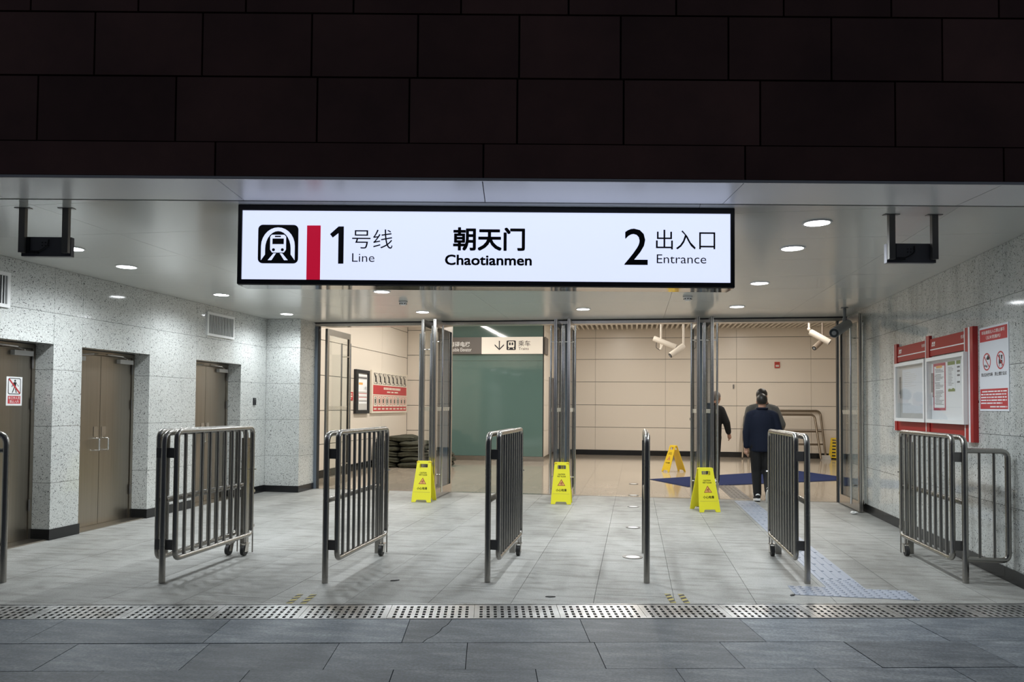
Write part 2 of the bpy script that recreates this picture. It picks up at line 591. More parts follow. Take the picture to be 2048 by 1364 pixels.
# ---- ceiling
ce = struct('ceiling', 'glossy pale grey metal panel ceiling under the canopy', 'ceiling')
gl = 5.165
mb = MB(); mb.prism(ccw([tuple(CF(-5.6, gl - .04)[:2]), tuple(CF(4.2, gl - .04)[:2]), (3.5, 12.25), (-6.2, 12.25)]), XYZ, CEIL + .016, CEIL + .2)
obj('backing', mb, M['dark'], ce)
XS = [-6.4, -4.24, -2.0, .445, 2.22, 3.6]
YS = [2.9, 3.78, 4.68, 5.575, 6.485, 7.39, 8.3, 9.2, 10.1, 11.0, 12.16]
for a, b in zip(XS[:-1], XS[1:]):
    for c_, d in zip(YS[:-1], YS[1:]):
        pl = rect(a + .0016, c_ + .0016, b - .0016, d - .0016)
        pl = clip(pl, -ST, CT, gl)
        if len(pl) > 2 and area(pl) > .003:
            mb = MB(); mb.prism(ccw(pl), XYZ, CEIL, CEIL + .015); obj('ceiling_panel', mb, M['ceil'], ce)
so = struct('ceiling_soffit', 'white soffit strip along the canopy edge in front of the lightbox sign', 'soffit')
mb = MB(); rzbox(mb, CF, -5.6, 4.2, 4.68, 5.12, CEIL + .016, CEIL + .2); obj('backing', mb, M['dark'], so)
sj = [-5.15, -3.51, -1.86, -.195, 1.445, 3.06, 4.1]
for a, b in zip(sj[:-1], sj[1:]):
    mb = MB(); rzbox(mb, CF, a + .003, b - .003, 4.655, 5.138, CEIL, CEIL + .015)
    obj('soffit_panel', mb, M['soffit'], so)
mb = MB(); rzbox(mb, CF, -5.3, 4.1, 4.640, 4.652, CEIL - .004, CEIL + .014)
tag(obj('trim_1', mb, M['white']), 'thin white drip edge below the brown cladding', 'trim', kind='structure')

# ---- facade cladding
fa = struct('wall_facade', 'dark brown metal cladding panels above the entrance', 'wall')
mb = MB()
rzbox(mb, CF, -8.5, 8.5, 4.71, 4.95, CEIL + .02, 6.6)
rzbox(mb, CF, -8.5, -5.42, 4.71, 4.95, 0, CEIL + .02)
rzbox(mb, CF, 3.92, 8.5, 4.71, 4.95, 0, CEIL + .02)
obj('backing', mb, M['dark'], fa)
def clad(z0, z1, js, d0=4.67):
    for a, b in zip(js[:-1], js[1:]):
        mb = MB(); rzbox(mb, CF, a + .006, b - .006, d0, 4.705, z0 + .006, z1 - .006)
        obj('cladding_panel', mb, M['brown'], fa)
clad(CEIL + .016, 3.068, [-8.5, -6.8, -5.15, -3.51, -1.87, -.19, 1.45, 3.07, 4.7, 6.4, 8.5], 4.655)
clad(3.068, 3.487, [-8.5, -7.2, -6.0, -4.9, -3.87, -3.0, -2.13, -1.24, -.66, .02, .69, 1.55, 2.4, 3.25, 4.2, 5.3, 6.4, 7.4, 8.5])
clad(3.487, 3.895, [-8.5, -7.2, -6.0, -4.9, -4.0, -3.33, -2.65, -1.97, -1.28, -.61, .03, .67, 1.35, 2.0, 2.7, 3.35, 4.2, 5.3, 6.4, 7.4, 8.5])
for k in range(6):
    z0 = 3.895 + .42 * k
    clad(z0, z0 + .42, [-8.5 + .68 * j + (.3 if k % 2 else 0) for j in range(26)])
for a, b in ((-8.5, -5.42), (3.92, 8.5)):
    for k in range(4):
        for j in range(3):
            w_ = (b - a) / 3
            clad(.705 * k, .705 * (k + 1), [a + w_ * j, a + w_ * (j + 1)])

# ---- left granite wall with three recessed doors
wl = struct('wall_left', 'speckled pale granite wall with three recessed steel doors', 'wall')
LX = -5.98
zc = [.0, .59, 1.18, 1.77, 2.36, CEIL]
D = [(5.73, 6.93), (7.34, 8.50), (9.51, 10.70)]
g = .0018
def gtile(parent, x0, x1, y0, y1, z0, z1, m_='granite'):
    mb = MB(); mb.box(x0, x1, y0 + g, y1 - g, z0 + g, z1 - g); obj('granite_panel', mb, M[m_], parent)
piers = [(3.86, 4.80), (4.80, 5.73), (6.93, 7.34), (8.50, 9.51), (10.70, 11.5)]
for y0, y1 in piers:
    for a, b in zip(zc[:-1], zc[1:]):
        gtile(wl, LX - .24, LX, y0, y1, a, b)
for y0, y1 in D:
    gtile(wl, LX - .24, LX, y0, y1, 2.035, 2.36)
    gtile(wl, LX - .24, LX, y0, y1, 2.36, CEIL)
mb = MB(); mb.box(LX - .6, LX - .245, 3.9, 12.3, 0, CEIL + .1)
obj('wall_core', mb, M['greyink'], wl)
we = struct('wall_end', 'speckled granite pier beside the leftmost glass door', 'wall')
for a, b in zip(zc[:-1], zc[1:]):
    mb = MB(); mb.box(LX + .002, -5.39, 11.5, 12.09, a + g, b - g); obj('granite_panel', mb, M['granite'], we)
bl = struct('baseboard_left', 'black stone skirting along the left granite wall', 'skirting')
for y0, y1 in piers:
    mb = MB(); mb.box(LX - .21, LX + .010, y0 - .010, y1 + .010, 0, .113); obj('skirting_piece', mb, M['blackstone'], bl)
mb = MB(); mb.box(LX + .01, -5.38, 11.488, 12.09, 0, .105); obj('skirting_piece', mb, M['blackstone'], bl)

def tubearc(pts, r=.04, n=5):
    """round the corners of a polyline"""
    pts = [Vector(p) for p in pts]
    out = [pts[0]]
    for i in range(1, len(pts) - 1):
        a, b, c_ = pts[i - 1], pts[i], pts[i + 1]
        d1 = (a - b).normalized(); d2 = (c_ - b).normalized()
        p0, p1 = b + d1 * r, b + d2 * r
        for k in range(n + 1):
            t = k / n
            out.append(p0 * (1 - t) ** 2 + b * 2 * t * (1 - t) + p1 * t * t)
    out.append(pts[-1])
    return out

DX = -6.2
def steel_door(num, y0, y1, label):
    d = struct('door_%d' % num, label, 'door', (DX, (y0 + y1) / 2, 0))
    w = (y1 - y0) / 2
    mb = MB()
    mb.box(-.03, .012, -w, -w + .04, 0, 2.03); mb.box(-.03, .012, w - .04, w, 0, 2.03)
    mb.box(-.03, .012, -w + .04, w - .04, 1.985, 2.03); mb.box(-.03, .2, -w, w, -.002, .012)
    obj('door_frame', mb, M['door_steel'], d)
    mb = MB(); mb.box(.0, .218, -w - .0, -w + .006, .11, 2.03); mb.box(.0, .218, w - .006, w, .113, 2.03); mb.box(.0, .218, -w, w, 2.026, 2.034)
    for s in (-1, 1):
        mb = MB(); mb.box(-.03, .0, min(s * .003, s * (w - .043)), max(s * .003, s * (w - .043)), .014, 1.98)
        lf = obj('door_leaf', mb, M['door_steel'], d)
        mb = MB()
        yy = s * .075
        mb.tube(tubearc([(0, yy, 1.015), (.06, yy, 1.015), (.06, yy, .875), (0, yy, .875)], .02), .009, 8)
        obj('handle', mb, M['handle'], lf, True)
        mb = MB(); mb.box(0, .005, yy - .035 - .01 * s, yy + .035 - .01 * s, 1.035, 1.15)
        obj('lock_plate', mb, M['frame_steel'], lf)
        ya = s * (w - .17)
        mb = MB(); mb.box(0, .05, ya - .14, ya + .1, 1.905, 1.955); obj('closer_body', mb, M['lightgrey'], lf)
        mb = MB(); mb.tube([(.03, ya, 1.965), (.1, ya - s * .16, 1.985), (.02, ya - s * .33, 2.0)], .008, 6); mb.tube([(.03, ya, 1.95), (.03, ya, 1.97)], .014, 8)
        obj('closer_arm', mb, M['frame_steel'], lf)
        for z in (.3, 1.35, 1.78):
            mb = MB(); mb.tube([(.014, s * (w - .04), z), (.014, s * (w - .04), z + .12)], .009, 8); obj('hinge', mb, M['post_grey'], lf, True)
    return d
steel_door(1, *D[0], 'steel double door with a no-entry notice, nearest in the left wall')
steel_door(2, *D[1], 'middle steel double door in the left granite wall with two D handles')
steel_door(3, *D[2], 'steel double door under the white vent, farthest in the left wall')

# ---- right granite wall
RWO = Vector((3.062, 6.5, 0)); RWD = Vector((.0225, 1, 0)).normalized(); RWN = Vector((-RWD.y, RWD.x, 0))
def RW(s_, n_, z): return RWO + RWD * s_ + RWN * n_ + Vector((0, 0, z))     # n_ > 0 out of the wall
wr = struct('wall_right', 'speckled grey granite wall with water streaks behind the notice board', 'wall')
RZ = [.0, .62, 1.21, 1.80, 2.38, CEIL]
RS = [-1.45, -.5, .40, 1.30, 2.20, 3.10, 3.78, 4.68, 5.66]
for s0, s1 in zip(RS[:-1], RS[1:]):
    for a, b in zip(RZ[:-1], RZ[1:]):
        mb = MB(); mb.prism([(s0 + g, -.2), (s1 - g, -.2), (s1 - g, 0), (s0 + g, 0)][::-1], RW, a + g, b - g); obj('granite_panel', mb, M['granite_right'], wr)
mb = MB(); mb.prism([(-1.4, -.5), (5.7, -.5), (5.7, -.205), (-1.4, -.205)][::-1], RW, 0, CEIL + .1); obj('wall_core', mb, M['greyink'], wr)
br = struct('baseboard_right', 'black stone skirting along the right granite wall', 'skirting')
for s0, s1 in zip(RS[:-1], RS[1:]):
    mb = MB(); mb.prism([(s0 + .001, .0005), (s1 - .001, .0005), (s1 - .001, .012), (s0 + .001, .012)][::-1], RW, 0, .115); obj('skirting_piece', mb, M['blackstone'], br)

# ---- hall walls
def panels(parent, fn, us, zs, m_, th=.03, gap=.013):
    for a, b in zip(us[:-1], us[1:]):
        for c_, d in zip(zs[:-1], zs[1:]):
            mb = MB(); mb.prism(rect(a + gap / 4, c_ + gap, b - gap / 4, d), fn, 0, th); obj('wall_panel', mb, m_, parent)
hb = struct('wall_hall_back', 'cream panelled back wall of the hall', 'wall')
mb = MB(); mb.box(-6.2, 8.2, 22.64, 22.8, 0, 4.2); obj('wall_core', mb, M['greyink'], hb)
panels(hb, fr((0, 22.635, 0), (1, 0, 0), (0, 0, 1)), [-2.30, -1.167, .895, 2.925, 4.99, 7.05, 8.0], [.138, .818, 1.483, 2.173, 2.848, 3.488, 3.97], M['cream'])
hl = struct('wall_hall_left', 'cream panelled left wall of the hall', 'wall')
mb = MB(); mb.box(-6.2, -6.065, 12.1, 19.6, 0, 4.2); obj('wall_core', mb, M['greyink'], hl)
panels(hl, fr((-6.06, 0, 0), (0, 1, 0), (0, 0, 1)), [12.1, 13.25, 15.3, 17.35, 19.39], [.138, .65, 1.31, 2.0, 2.69, 3.38, 3.97], M['cream'])
hc = struct('wall_hall_alcove', 'short cream wall behind the sandbags', 'wall')
mb = MB(); mb.box(-6.06, -4.9, 19.44, 19.6, 0, 4.2); obj('wall_core', mb, M['greyink'], hc)
panels(hc, fr((0, 19.435, 0), (1, 0, 0), (0, 0, 1)), [-6.03, -4.9], [.138, .76, 1.43, 2.10, 2.77, 3.44, 3.97], M['cream'])
hr = struct('wall_hall_right', 'cream panelled right wall of the hall', 'wall')
mb = MB(); mb.box(8.03, 8.2, 12.3, 22.7, 0, 4.2); obj('wall_core', mb, M['taupe'], hr)
panels(hr, fr((8.03, 0, 0), (0, -1, 0), (0, 0, 1)), [-22.6, -20.5, -18.4, -16.3, -14.2, -12.31], [.138, .818, 1.483, 2.173, 2.848, 3.488, 3.97], M['cream'])
hd = struct('wall_door_line', 'wall above and beside the row of glass doors', 'wall')
mb = MB(); mb.box(-6.2, 8.2, 12.2, 12.3, CEIL + .0, 4.2); mb.box(3.25, 8.2, 12.16, 12.3, 0, CEIL); mb.box(-6.2, -5.50, 12.1, 12.2, 0, CEIL)
obj('wall_core', mb, M['cream'], hd)
bh = struct('baseboard_hall', 'black skirting round the hall walls', 'skirting')
for x0, x1, y0, y1 in ((-2.30, 8.0, 22.59, 22.602), (-6.028, -6.018, 12.3, 19.39), (-6.0, -4.92, 19.39, 19.402), (7.985, 7.998, 12.4, 22.58)):
    mb = MB(); mb.box(x0, x1, y0, y1, 0, .138); obj('skirting_piece', mb, M['blackstone'], bh)
# hall ceiling with slats
hce = struct('ceiling_hall', 'white slatted ceiling of the hall', 'ceiling')
mb = MB(); mb.box(-6.2, 8.2, 12.2, 22.8, 3.98, 4.2); obj('ceiling_board', mb, M['taupe'], hce)
sl = MB(); sl.box(-.028, .028, 12.3, 22.6, 3.755, 3.845)
sme = mesh_of('ceiling_slat', sl, M['slat'])
for k in range(98):
    place('ceiling_slat', sme, hce, (-5.95 + k * .143, 0, 0))

# ---- door line frame
mb = MB(); mb.box(-5.48, 3.24, 12.06, 12.20, 2.812, CEIL - .001)
tag(obj('trim_2', mb, M['ink']), 'dark head rail above the row of glass doors', 'door rail', kind='structure')
mb = MB(); mb.box(-5.48, 3.24, 12.075, 12.30, 2.765, 2.811)
tag(obj('trim_3', mb, M['frame_steel']), 'pale steel head rail above the glass doors', 'door rail', kind='structure')
mlab = {-5.405: 'blue-grey door post against the left granite pier', -3.115: 'blue-grey door post behind the leftmost of the three upright yellow signs',
        -1.08: 'blue-grey door post in the middle of the glass doors', 1.0: 'blue-grey door post in front of the dark-clothed walker', 3.112: 'blue-grey door post at the right granite wall'}
for x, lb in mlab.items():
    w = .065 if x < 3 else .05
    mb = MB(); mb.box(x - w, x + w, 12.07, 12.19, .004, 2.763)
    t = tag(obj('door_post', mb, M['mullion']), lb, 'door post')
    mb = MB(); mb.box(x - w - .012, x - w, 12.09, 12.17, .004, 2.763); mb.box(x + w, x + w + .012, 12.09, 12.17, .004, 2.763)
    obj('rubber_seal', mb, M['rubber'], t)

def glass_leaf(num, x, y0, y1, label, side_z=2.665, free=-1):
    """leaf standing at right angles to the door line, in the plane x; free = end with the pull bars (-1 near camera)"""
    d = struct('door_%d' % num, label, 'glass door', (x, y0, 0))
    L = y1 - y0
    t = .022
    mb = MB()
    mb.box(-t, t, 0, .075, .012, 2.745); mb.box(-t, t, L - .06, L, .012, 2.745)
    mb.box(-t, t, .075, L - .06, .012, .15); mb.box(-t, t, .075, L - .06, 2.64, 2.745)
    obj('leaf_frame', mb, M['frame_steel'], d)
    mb = MB(); mb.box(-t - .001, -t + .003, .0, .002, .02, 2.74); mb.box(-.004, .004, -.003, .0, .02, 2.74); obj('edge_seal', mb, M['rubber'], d)
    mb = MB(); mb.box(-.005, .005, .075, L - .06, .15, 2.64); obj('pane', mb, M['glass'], d)
    for e in (.076, L - .066):
        mb = MB(); mb.box(-.012, .012, e, e + .006, .15, 2.64); obj('gasket', mb, M['rubber'], d)
    yh = .17 if free < 0 else L - .17
    for s in (-1, 1):
        mb = MB(); xx = s * .085
        mb.tube([(xx, yh, .1), (xx, yh, side_z)], .0165, 12)
        hh = obj('pull_bar', mb, M['handle'], d, True)
        for z in (.36, side_z - .25):
            mb = MB(); mb.tube([(s * .006, yh, z), (xx, yh, z)], .009, 8); obj('standoff', mb, M['handle'], hh, True)
    mb = MB()
    for k in range(14):
        yy = .1 + k * (L - .2) / 14
        for xx in (-.0062, .0052):
            mb.prism([(yy, 1.345), (yy + .018, 1.345), (yy + .048, 1.405), (yy + .030, 1.405)], fr((xx, 0, 0), (0, 1, 0), (0, 0, 1)), 0, .001)
    tag(obj('safety_dashes', mb, M['board'], d), kind='stuff')
    mb = MB(); mb.tube([(0, .03 if free > 0 else L - .03, .004), (0, .03 if free > 0 else L - .03, .03)], .02, 8); obj('pivot', mb, M['post_grey'], d)
    return d
glass_leaf(4, -5.255, 12.24, 13.3, 'glass door leaf swung into the hall at the far left', 2.56, 1)
glass_leaf(5, -3.205, 11.08, 12.14, 'glass door leaf left of the leftmost door post, swung outward', 2.545)
glass_leaf(6, -3.015, 11.08, 12.14, 'glass door leaf right of the leftmost door post, its pane plainly seen')
glass_leaf(7, -1.18, 11.23, 12.14, 'glass door leaf left of the middle door post, seen edge on')
glass_leaf(8, -.98, 11.23, 12.14, 'glass door leaf right of the middle door post, seen edge on')
glass_leaf(9, .905, 11.1, 12.14, 'glass door leaf left of the post hiding the walker, seen edge on')
glass_leaf(10, 1.10, 11.1, 12.14, 'glass door leaf right of the post hiding the walker, seen edge on')
glass_leaf(11, 3.07, 10.96, 11.98, 'glass door leaf swung outward against the right granite wall')

# ================================================================== MAIN SIGN
SS = 5.25 / 1500
sroot = thing('lightbox_sign', 'long illuminated station sign hanging under the canopy, black frame and white face', 'sign', CF(-.189, 5.25, 2.5535))
sroot.rotation_euler.z = TH
def S(x, y): return ((x - 970) * SS, (489 + .0075 * (x - 970) - y) * SS)
SF = lambda u, v, w=0.: Vector((u, -w, v))      # local: face looks to -y
mb = MB()
ou = rect(-1.75, -.285, 1.75, .274); inn = rect(-1.722, -.252, 1.722, .238)
mb.plate(ou, [inn], SF, -.2, 0)
obj('frame', mb, M['black'], sroot)
mb = MB(); mb.prism(inn, SF, -.19, -.012); obj('face', mb, M['signface'], sroot)
mb = MB(); mb.prism(rect(-1.75, -.2, 1.75, -.02), lambda u, v, w: Vector((u, -v, w)), -.289, -.286); obj('underside', mb, M['under'], sroot)
for x in (-1.5, 1.5):
    mb = MB(); mb.tube([(x, .1, .27), (x, .1, .277)], .02, 8); obj('hanger', mb, M['black'], sroot)
w0, w1 = -.0125, -.010
# metro pictogram
blk = rrect(*S(510, 524.6), *S(591, 447), 9.5 * SS)
def Spoly(l): return [S(*q) for q in l]
def archpts(cx, rx, ytop, ybot, ry, n=14):
    return [(cx + rx * math.cos(PI * k / n), ytop + ry - ry * math.sin(PI * k / n)) for k in range(n + 1)]
oa = archpts(550.2, 34, 452, 0, 38); ia = archpts(550.2, 25.8, 459.5, 0, 36)
arch = [(584.2, 518.5)] + oa + [(516.2, 518.5), (524.4, 507)] + ia[::-1] + [(576, 507)]
train = [(534.5, 497), (534.5, 471), (537.5, 467), (563, 467), (566.5, 471), (566.5, 497), (562.5, 503), (538.5, 503)]
win = [(539, 474.5), (562, 474.5), (562, 486), (539, 486)]
pill = [(544, 469), (556, 469), (556, 471.8), (544, 471.8)]
c1 = [(541.3 + 3.2 * math.cos(a * PI / 5), 497.3 + 3.2 * math.sin(a * PI / 5)) for a in range(10)]
c2 = [(559.2 + 3.2 * math.cos(a * PI / 5), 497.3 + 3.2 * math.sin(a * PI / 5)) for a in range(10)]
r1 = [(541.5, 504.5), (546.5, 504.5), (537.5, 518.5), (530, 518.5)]
r2 = [(559, 504.5), (554, 504.5), (563, 518.5), (570.5, 518.5)]
pic = MB(); pic.prism(ccw(blk), SF, w0, w1)
pc = obj('pictogram', pic, M['ink'], sroot)
mb = MB(); mb.plate(ccw(Spoly(arch)), [], SF, w1, w1 + .001); mb.plate(ccw(Spoly(train)), [Spoly(q) for q in (win, c1, c2)], SF, w1, w1 + .001)
mb.prism(ccw(Spoly(r1)), SF, w1, w1 + .001); mb.prism(ccw(Spoly(r2)), SF, w1, w1 + .001)
obj('white_symbol', mb, M['signface'], pc)
flat([Spoly(pill)], SF, w1 + .001, w1 + .0015, M['ink'], pc, 'roof_lamp')
flat([Spoly([(608.3, 448), (635.8, 448), (635.8, 560.5), (608.3, 560.5)])], SF, w0, w1, M['signred_lit'], sroot, 'line_colour_bar')
mb = MB(); mb.plate(ccw(Spoly([(672, 450), (682.5, 450), (682.5, 525.5), (671.8, 525.5), (671.8, 463.5), (660.3, 472.6), (654.8, 465.5)])), [], SF, w0, w1); obj('numeral', mb, M['ink'], sroot)
def stext(body, x0, y0, x1, y1, wt=0., bd=0.):
    a = S(x0, y1); b = S(x1, y0)
    vb = S((x0 + x1) / 2, y1)[1]; vt = S((x0 + x1) / 2, y0)[1]
    text(body, a[0], vb, b[0], vt, SF, w1, M['ink'], sroot, wt, bd)
stext('号线', 699.5, 456, 781, 495, -.004)
stext('Line', 700, 504.5, 745, 522, -.004)
stext('朝天门', 903, 452, 1048, 499.5, 0., .026)
stext('Chaotianmen', 887, 507.5, 1062, 529, 0., .024)
stext('2', 1248.5, 454.5, 1295.5, 528, 0., .004)
stext('出入口', 1312, 457, 1431.5, 497, .0)
stext('Entrance', 1313.7, 507, 1413.5, 525, -.002)

# ================================================================== DOWNLIGHTS
rowname = ['nearest', 'second', 'third', 'farthest']
colname = ['left granite wall', 'leftmost door post', 'middle door post', 'right granite wall']
cols = [[(-5.055, 6.05), (-5.16, 6.93), (-5.24, 8.86), (-5.32, 10.86)], [None, (-3.09, 6.92), (-3.09, 8.85), (-3.14, 10.84)],
        [None, (-.73, 6.89), (-.73, 8.85), (-.735, 10.76)], [(1.358, 5.935), (1.363, 6.856), (1.381, 8.73), (1.395, 10.72)]]
ordn = {0: 'first', 1: 'second', 2: 'third', 3: 'fourth'}
dl_r = None
for ci, cl in enumerate(cols):
    for ri, xy in enumerate(cl):
        if xy is None: continue
        x, y = xy
        hidden = ci in (1, 2) and ri < 2
        lb = ('round downlight behind the %s of the lightbox sign' % ('left half' if ci == 1 else 'middle') if hidden else
              'glowing downlight, %s from the street, row along the %s' % (ordn[ri], colname[ci]))
        if dl_r is None:
            dl_r = thing('downlight', lb, 'ceiling light', (x, y, CEIL), 0, 'downlights in the canopy ceiling')
            mb = MB(); mb.plate(circ(0, 0, .108, 28), [circ(0, 0, .092, 28)], XYZ, -.008, 0.0); obj('trim_ring', mb, M['ring'], dl_r)
            mb = MB(); mb.prism(circ(0, 0, .091, 28), XYZ, -.005, -.001); obj('diffuser', mb, M['disc'], dl_r)
            rt = dl_r
        else:
            rt = copy_tree(dl_r); rt.location = (x, y, CEIL); rt['label'] = lb
        L = bpy.data.lights.new('downlight_lamp', 'SPOT')
        L.energy = SPOT_W; L.color = (.90, .96, 1.); L.spot_size = math.radians(164); L.spot_blend = .75; L.shadow_soft_size = .085
        lo = bpy.data.objects.new('downlight_lamp', L); COL.objects.link(lo); lo.location = (x, y, CEIL - .03)

# ================================================================== HALL LIGHTS
hi = 0
for lx, lab in ((-4.3, 'above the green lift shaft side'), (-.45, 'over the middle of the hall'), (3.28, 'over the blue carpet')):
    for y0 in (12.9, 15.6, 18.3):
        if lx < -4 and y0 > 18: continue      # the lift shaft stands here
        y1 = y0 + 2.45
        t = thing('strip_light', 'white strip light between ceiling slats %s, %s from the doors' % (lab, {12.9: 'first', 15.6: 'second', 18.3: 'third'}[y0]), 'ceiling light', (lx, y0, 3.745))
        mb = MB(); mb.box(-.06, .06, 0, y1 - y0, .0, .03); obj('housing', mb, M['white'], t)
        mb = MB(); mb.box(-.045, .045, .02, (y1 - y0) / 2 - .02, -.012, 0); mb.box(-.045, .045, (y1 - y0) / 2 + .02, y1 - y0 - .02, -.012, 0); obj('diffuser', mb, M['tube'], t)
        L = bpy.data.lights.new('strip_lamp', 'AREA'); L.shape = 'RECTANGLE'; L.size = .12; L.size_y = y1 - y0; L.energy = HALL_W * (1.32 if lx < -4 else 1.); L.color = (1., .955, .88)
        lo = bpy.data.objects.new('strip_lamp', L); COL.objects.link(lo); lo.location = (lx, (y0 + y1) / 2, 3.725)

# ================================================================== DRAIN
dr = thing('drain_grating', 'slotted stainless steel drain grating running across the whole entrance', 'drain', PF(0, 5.067))
dr.rotation_euler.z = PA
WQ = QE - 5.067
mb = MB(); mb.box(-5.6, 4.0, .01, WQ - .01, -.12, -.1); obj('channel', mb, M['dark'], dr)
mb = MB(); mb.box(-5.6, 4.0, 0, .016, -.1, .002); obj('edge_rail', mb, M['grate'], dr)
mb = MB(); mb.box(-5.6, 4.0, WQ - .012, WQ - .001, -.1, .002); obj('edge_rail', mb, M['grate'], dr)
gp = MB()
holes = []
for i in range(11):
    for j in range(5):
        u = .025 + .0488 * i + .012; v = .028 + j * .061
        holes.append(rect(u, v, u + .021, v + .042))
gp.plate(rect(.0015, .018, .5845, WQ - .014), holes, XYZ, -.03, -.001)
gme = mesh_of('grate_panel', gp, M['grate'])
for k in range(-9, 7):
    place('grate_panel', gme, dr, (.51 + .586 * k, 0, 0))

# ================================================================== BARRIERS
def rail_path(near, far, x, z):
    pass
def barrier(name, label, loc, leaves=(), side=False, L=1.27, rz=0, ln=(0, 0)):
    t = thing(name, label, 'barrier', loc, rz, 'stainless crowd barriers along the entrance')
    H = 1.19
    mb = MB(); mb.tube(tubearc([(0, 0, 0), (0, 0, H), (0, L, H), (0, L, H - .16)], .09, 6), .0242, 12); obj('post_and_top_rail', mb, M['steel'], t, True)
    mb = MB(); mb.box(-.028, .028, L - .03, L + .03, 0, H - .09); obj('rear_post', mb, M['steel'], t)
    mb = MB(); mb.tube([(0, .02, .655), (0, L - .02, .655)], .024, 10); obj('middle_rail', mb, M['steel'], t, True)
    for s in leaves:
        x = .078 * s
        y0, y1, z0, z1 = .045, L - .02, .185, 1.2
        lf = MB(); lf.tube(tubearc([(x, (y0 + y1) / 2, z0), (x, y1, z0), (x, y1, z1), (x, y0, z1), (x, y0, z0), (x, (y0 + y1) / 2 - .001, z0)], .06, 6), .0215, 12)
        lf = obj('gate_leaf', lf, M['steel'], t, True)
        nb = 10
        for k in range(1, nb):
            yy = y0 + (y1 - y0) * k / nb
            mb = MB(); mb.tube([(x, yy, z0), (x, yy, z1)], .0145, 8); obj('bar', mb, M['bar'], lf, True)
        for z in (1.03, .30):
            mb = MB(); mb.box(min(0, x), max(0, x), .012, .03, z - .04, z + .04); obj('hinge', mb, M['post_grey'], lf)
        # caster
        yc = y1 - .10
        mb = MB(); mb.tube([(x, yc, z0), (x, yc, .115)], .012, 8); mb.box(x - .03, x + .03, yc - .035, yc + .035, .108, .116)
        mb.prism([(yc - .03, .112), (yc + .03, .112), (yc + .005, .035), (yc - .055, .04)], lambda u, v, w: (x + w, u, v), -.024, -.018)
        mb.prism([(yc - .03, .112), (yc + .03, .112), (yc + .005, .035), (yc - .055, .04)], lambda u, v, w: (x + w, u, v), .018, .024)
        obj('caster_fork', mb, M['frame_steel'], lf)
        mb = MB(); mb.tube([(x - .016, yc - .025, .05), (x + .016, yc - .025, .05)], .048, 16); obj('caster_wheel', mb, M['rubber'], lf, True)
        # drop bolt and latch
        mb = MB(); mb.tube([(x + .0, y1 + .032, .005), (x, y1 + .032, .60)], .0065, 8); obj('drop_bolt', mb, M['bar'], lf, True)
        for z in (.59, .26):
            mb = MB(); mb.box(x - .012, x + .012, y1 + .01, y1 + .045, z - .012, z + .012); obj('bolt_guide', mb, M['frame_steel'], lf)
        mb = MB(); mb.tube([(x - .045 * s, y1 + .01, .80), (x + .03 * s, y1 + .025, .80)], .006, 6); obj('latch', mb, M['handle'], lf, True)
    if side:
        mb = MB()
        mb.tube(tubearc([(.012, 0, 1.085), (side, 0, 1.085), (side, 0, .195), (.012, 0, .195)], .06, 6), .022, 12)
        sp = obj('side_frame', mb, M['steel'], t, True)
        for k in (1, 2):
            xx = side * k * .34
            mb = MB(); mb.tube([(xx, 0, .195), (xx, 0, 1.085)], .0115, 8); obj('bar', mb, M['bar'], sp, True)
    return t
bx = [(-3.70, 5.47), (-2.44, 5.72), (-1.17, 5.99), (.10, 6.22), (1.39, 6.45), (2.685, 6.72)]
barrier('barrier', 'steel barrier with two folded gate leaves, leftmost whole one', (*bx[0], 0), (-1, 1))
barrier('barrier', 'steel barrier gate in front of the sandbags and poster board', (*bx[1], 0), (1,))
barrier('barrier', 'steel barrier gate in front of the green glass lift', (*bx[2], 0), (1,))
barrier('barrier', 'steel barrier seen edge on as a single post, beside the round floor caps', (*bx[3], 0), ())
barrier('barrier', 'steel barrier gate in front of the navy-jacketed man', (*bx[4], 0), (-1,))
barrier('barrier', 'steel barrier gate with a short side frame, next to the right wall', (*bx[5], 0), (-1,), .325)
t = thing('barrier', 'steel barrier end cut by the left picture edge', 'barrier', (-4.93, 5.25, 0), 0, 'stainless crowd barriers along the entrance')
mb = MB(); mb.tube(tubearc([(0, 0, 0), (0, 0, 1.175), (-.98, -.15, 1.175)], .09, 6), .0242, 12); obj('post_and_top_rail', mb, M['steel'], t, True)
mb = MB(); mb.tube([(-.02, 0, 1.04), (-.98, -.15, 1.04)], .019, 10); obj('middle_rail', mb, M['steel'], t, True)
mb = MB(); mb.tube([(-.02, 0, .3), (-.98, -.15, .3)], .019, 10); obj('lower_rail', mb, M['steel'], t, True)
mb = MB(); mb.tube([(-.96, -.147, 0), (-.96, -.147, 1.16)], .022, 10); obj('rear_post', mb, M['steel'], t, True)

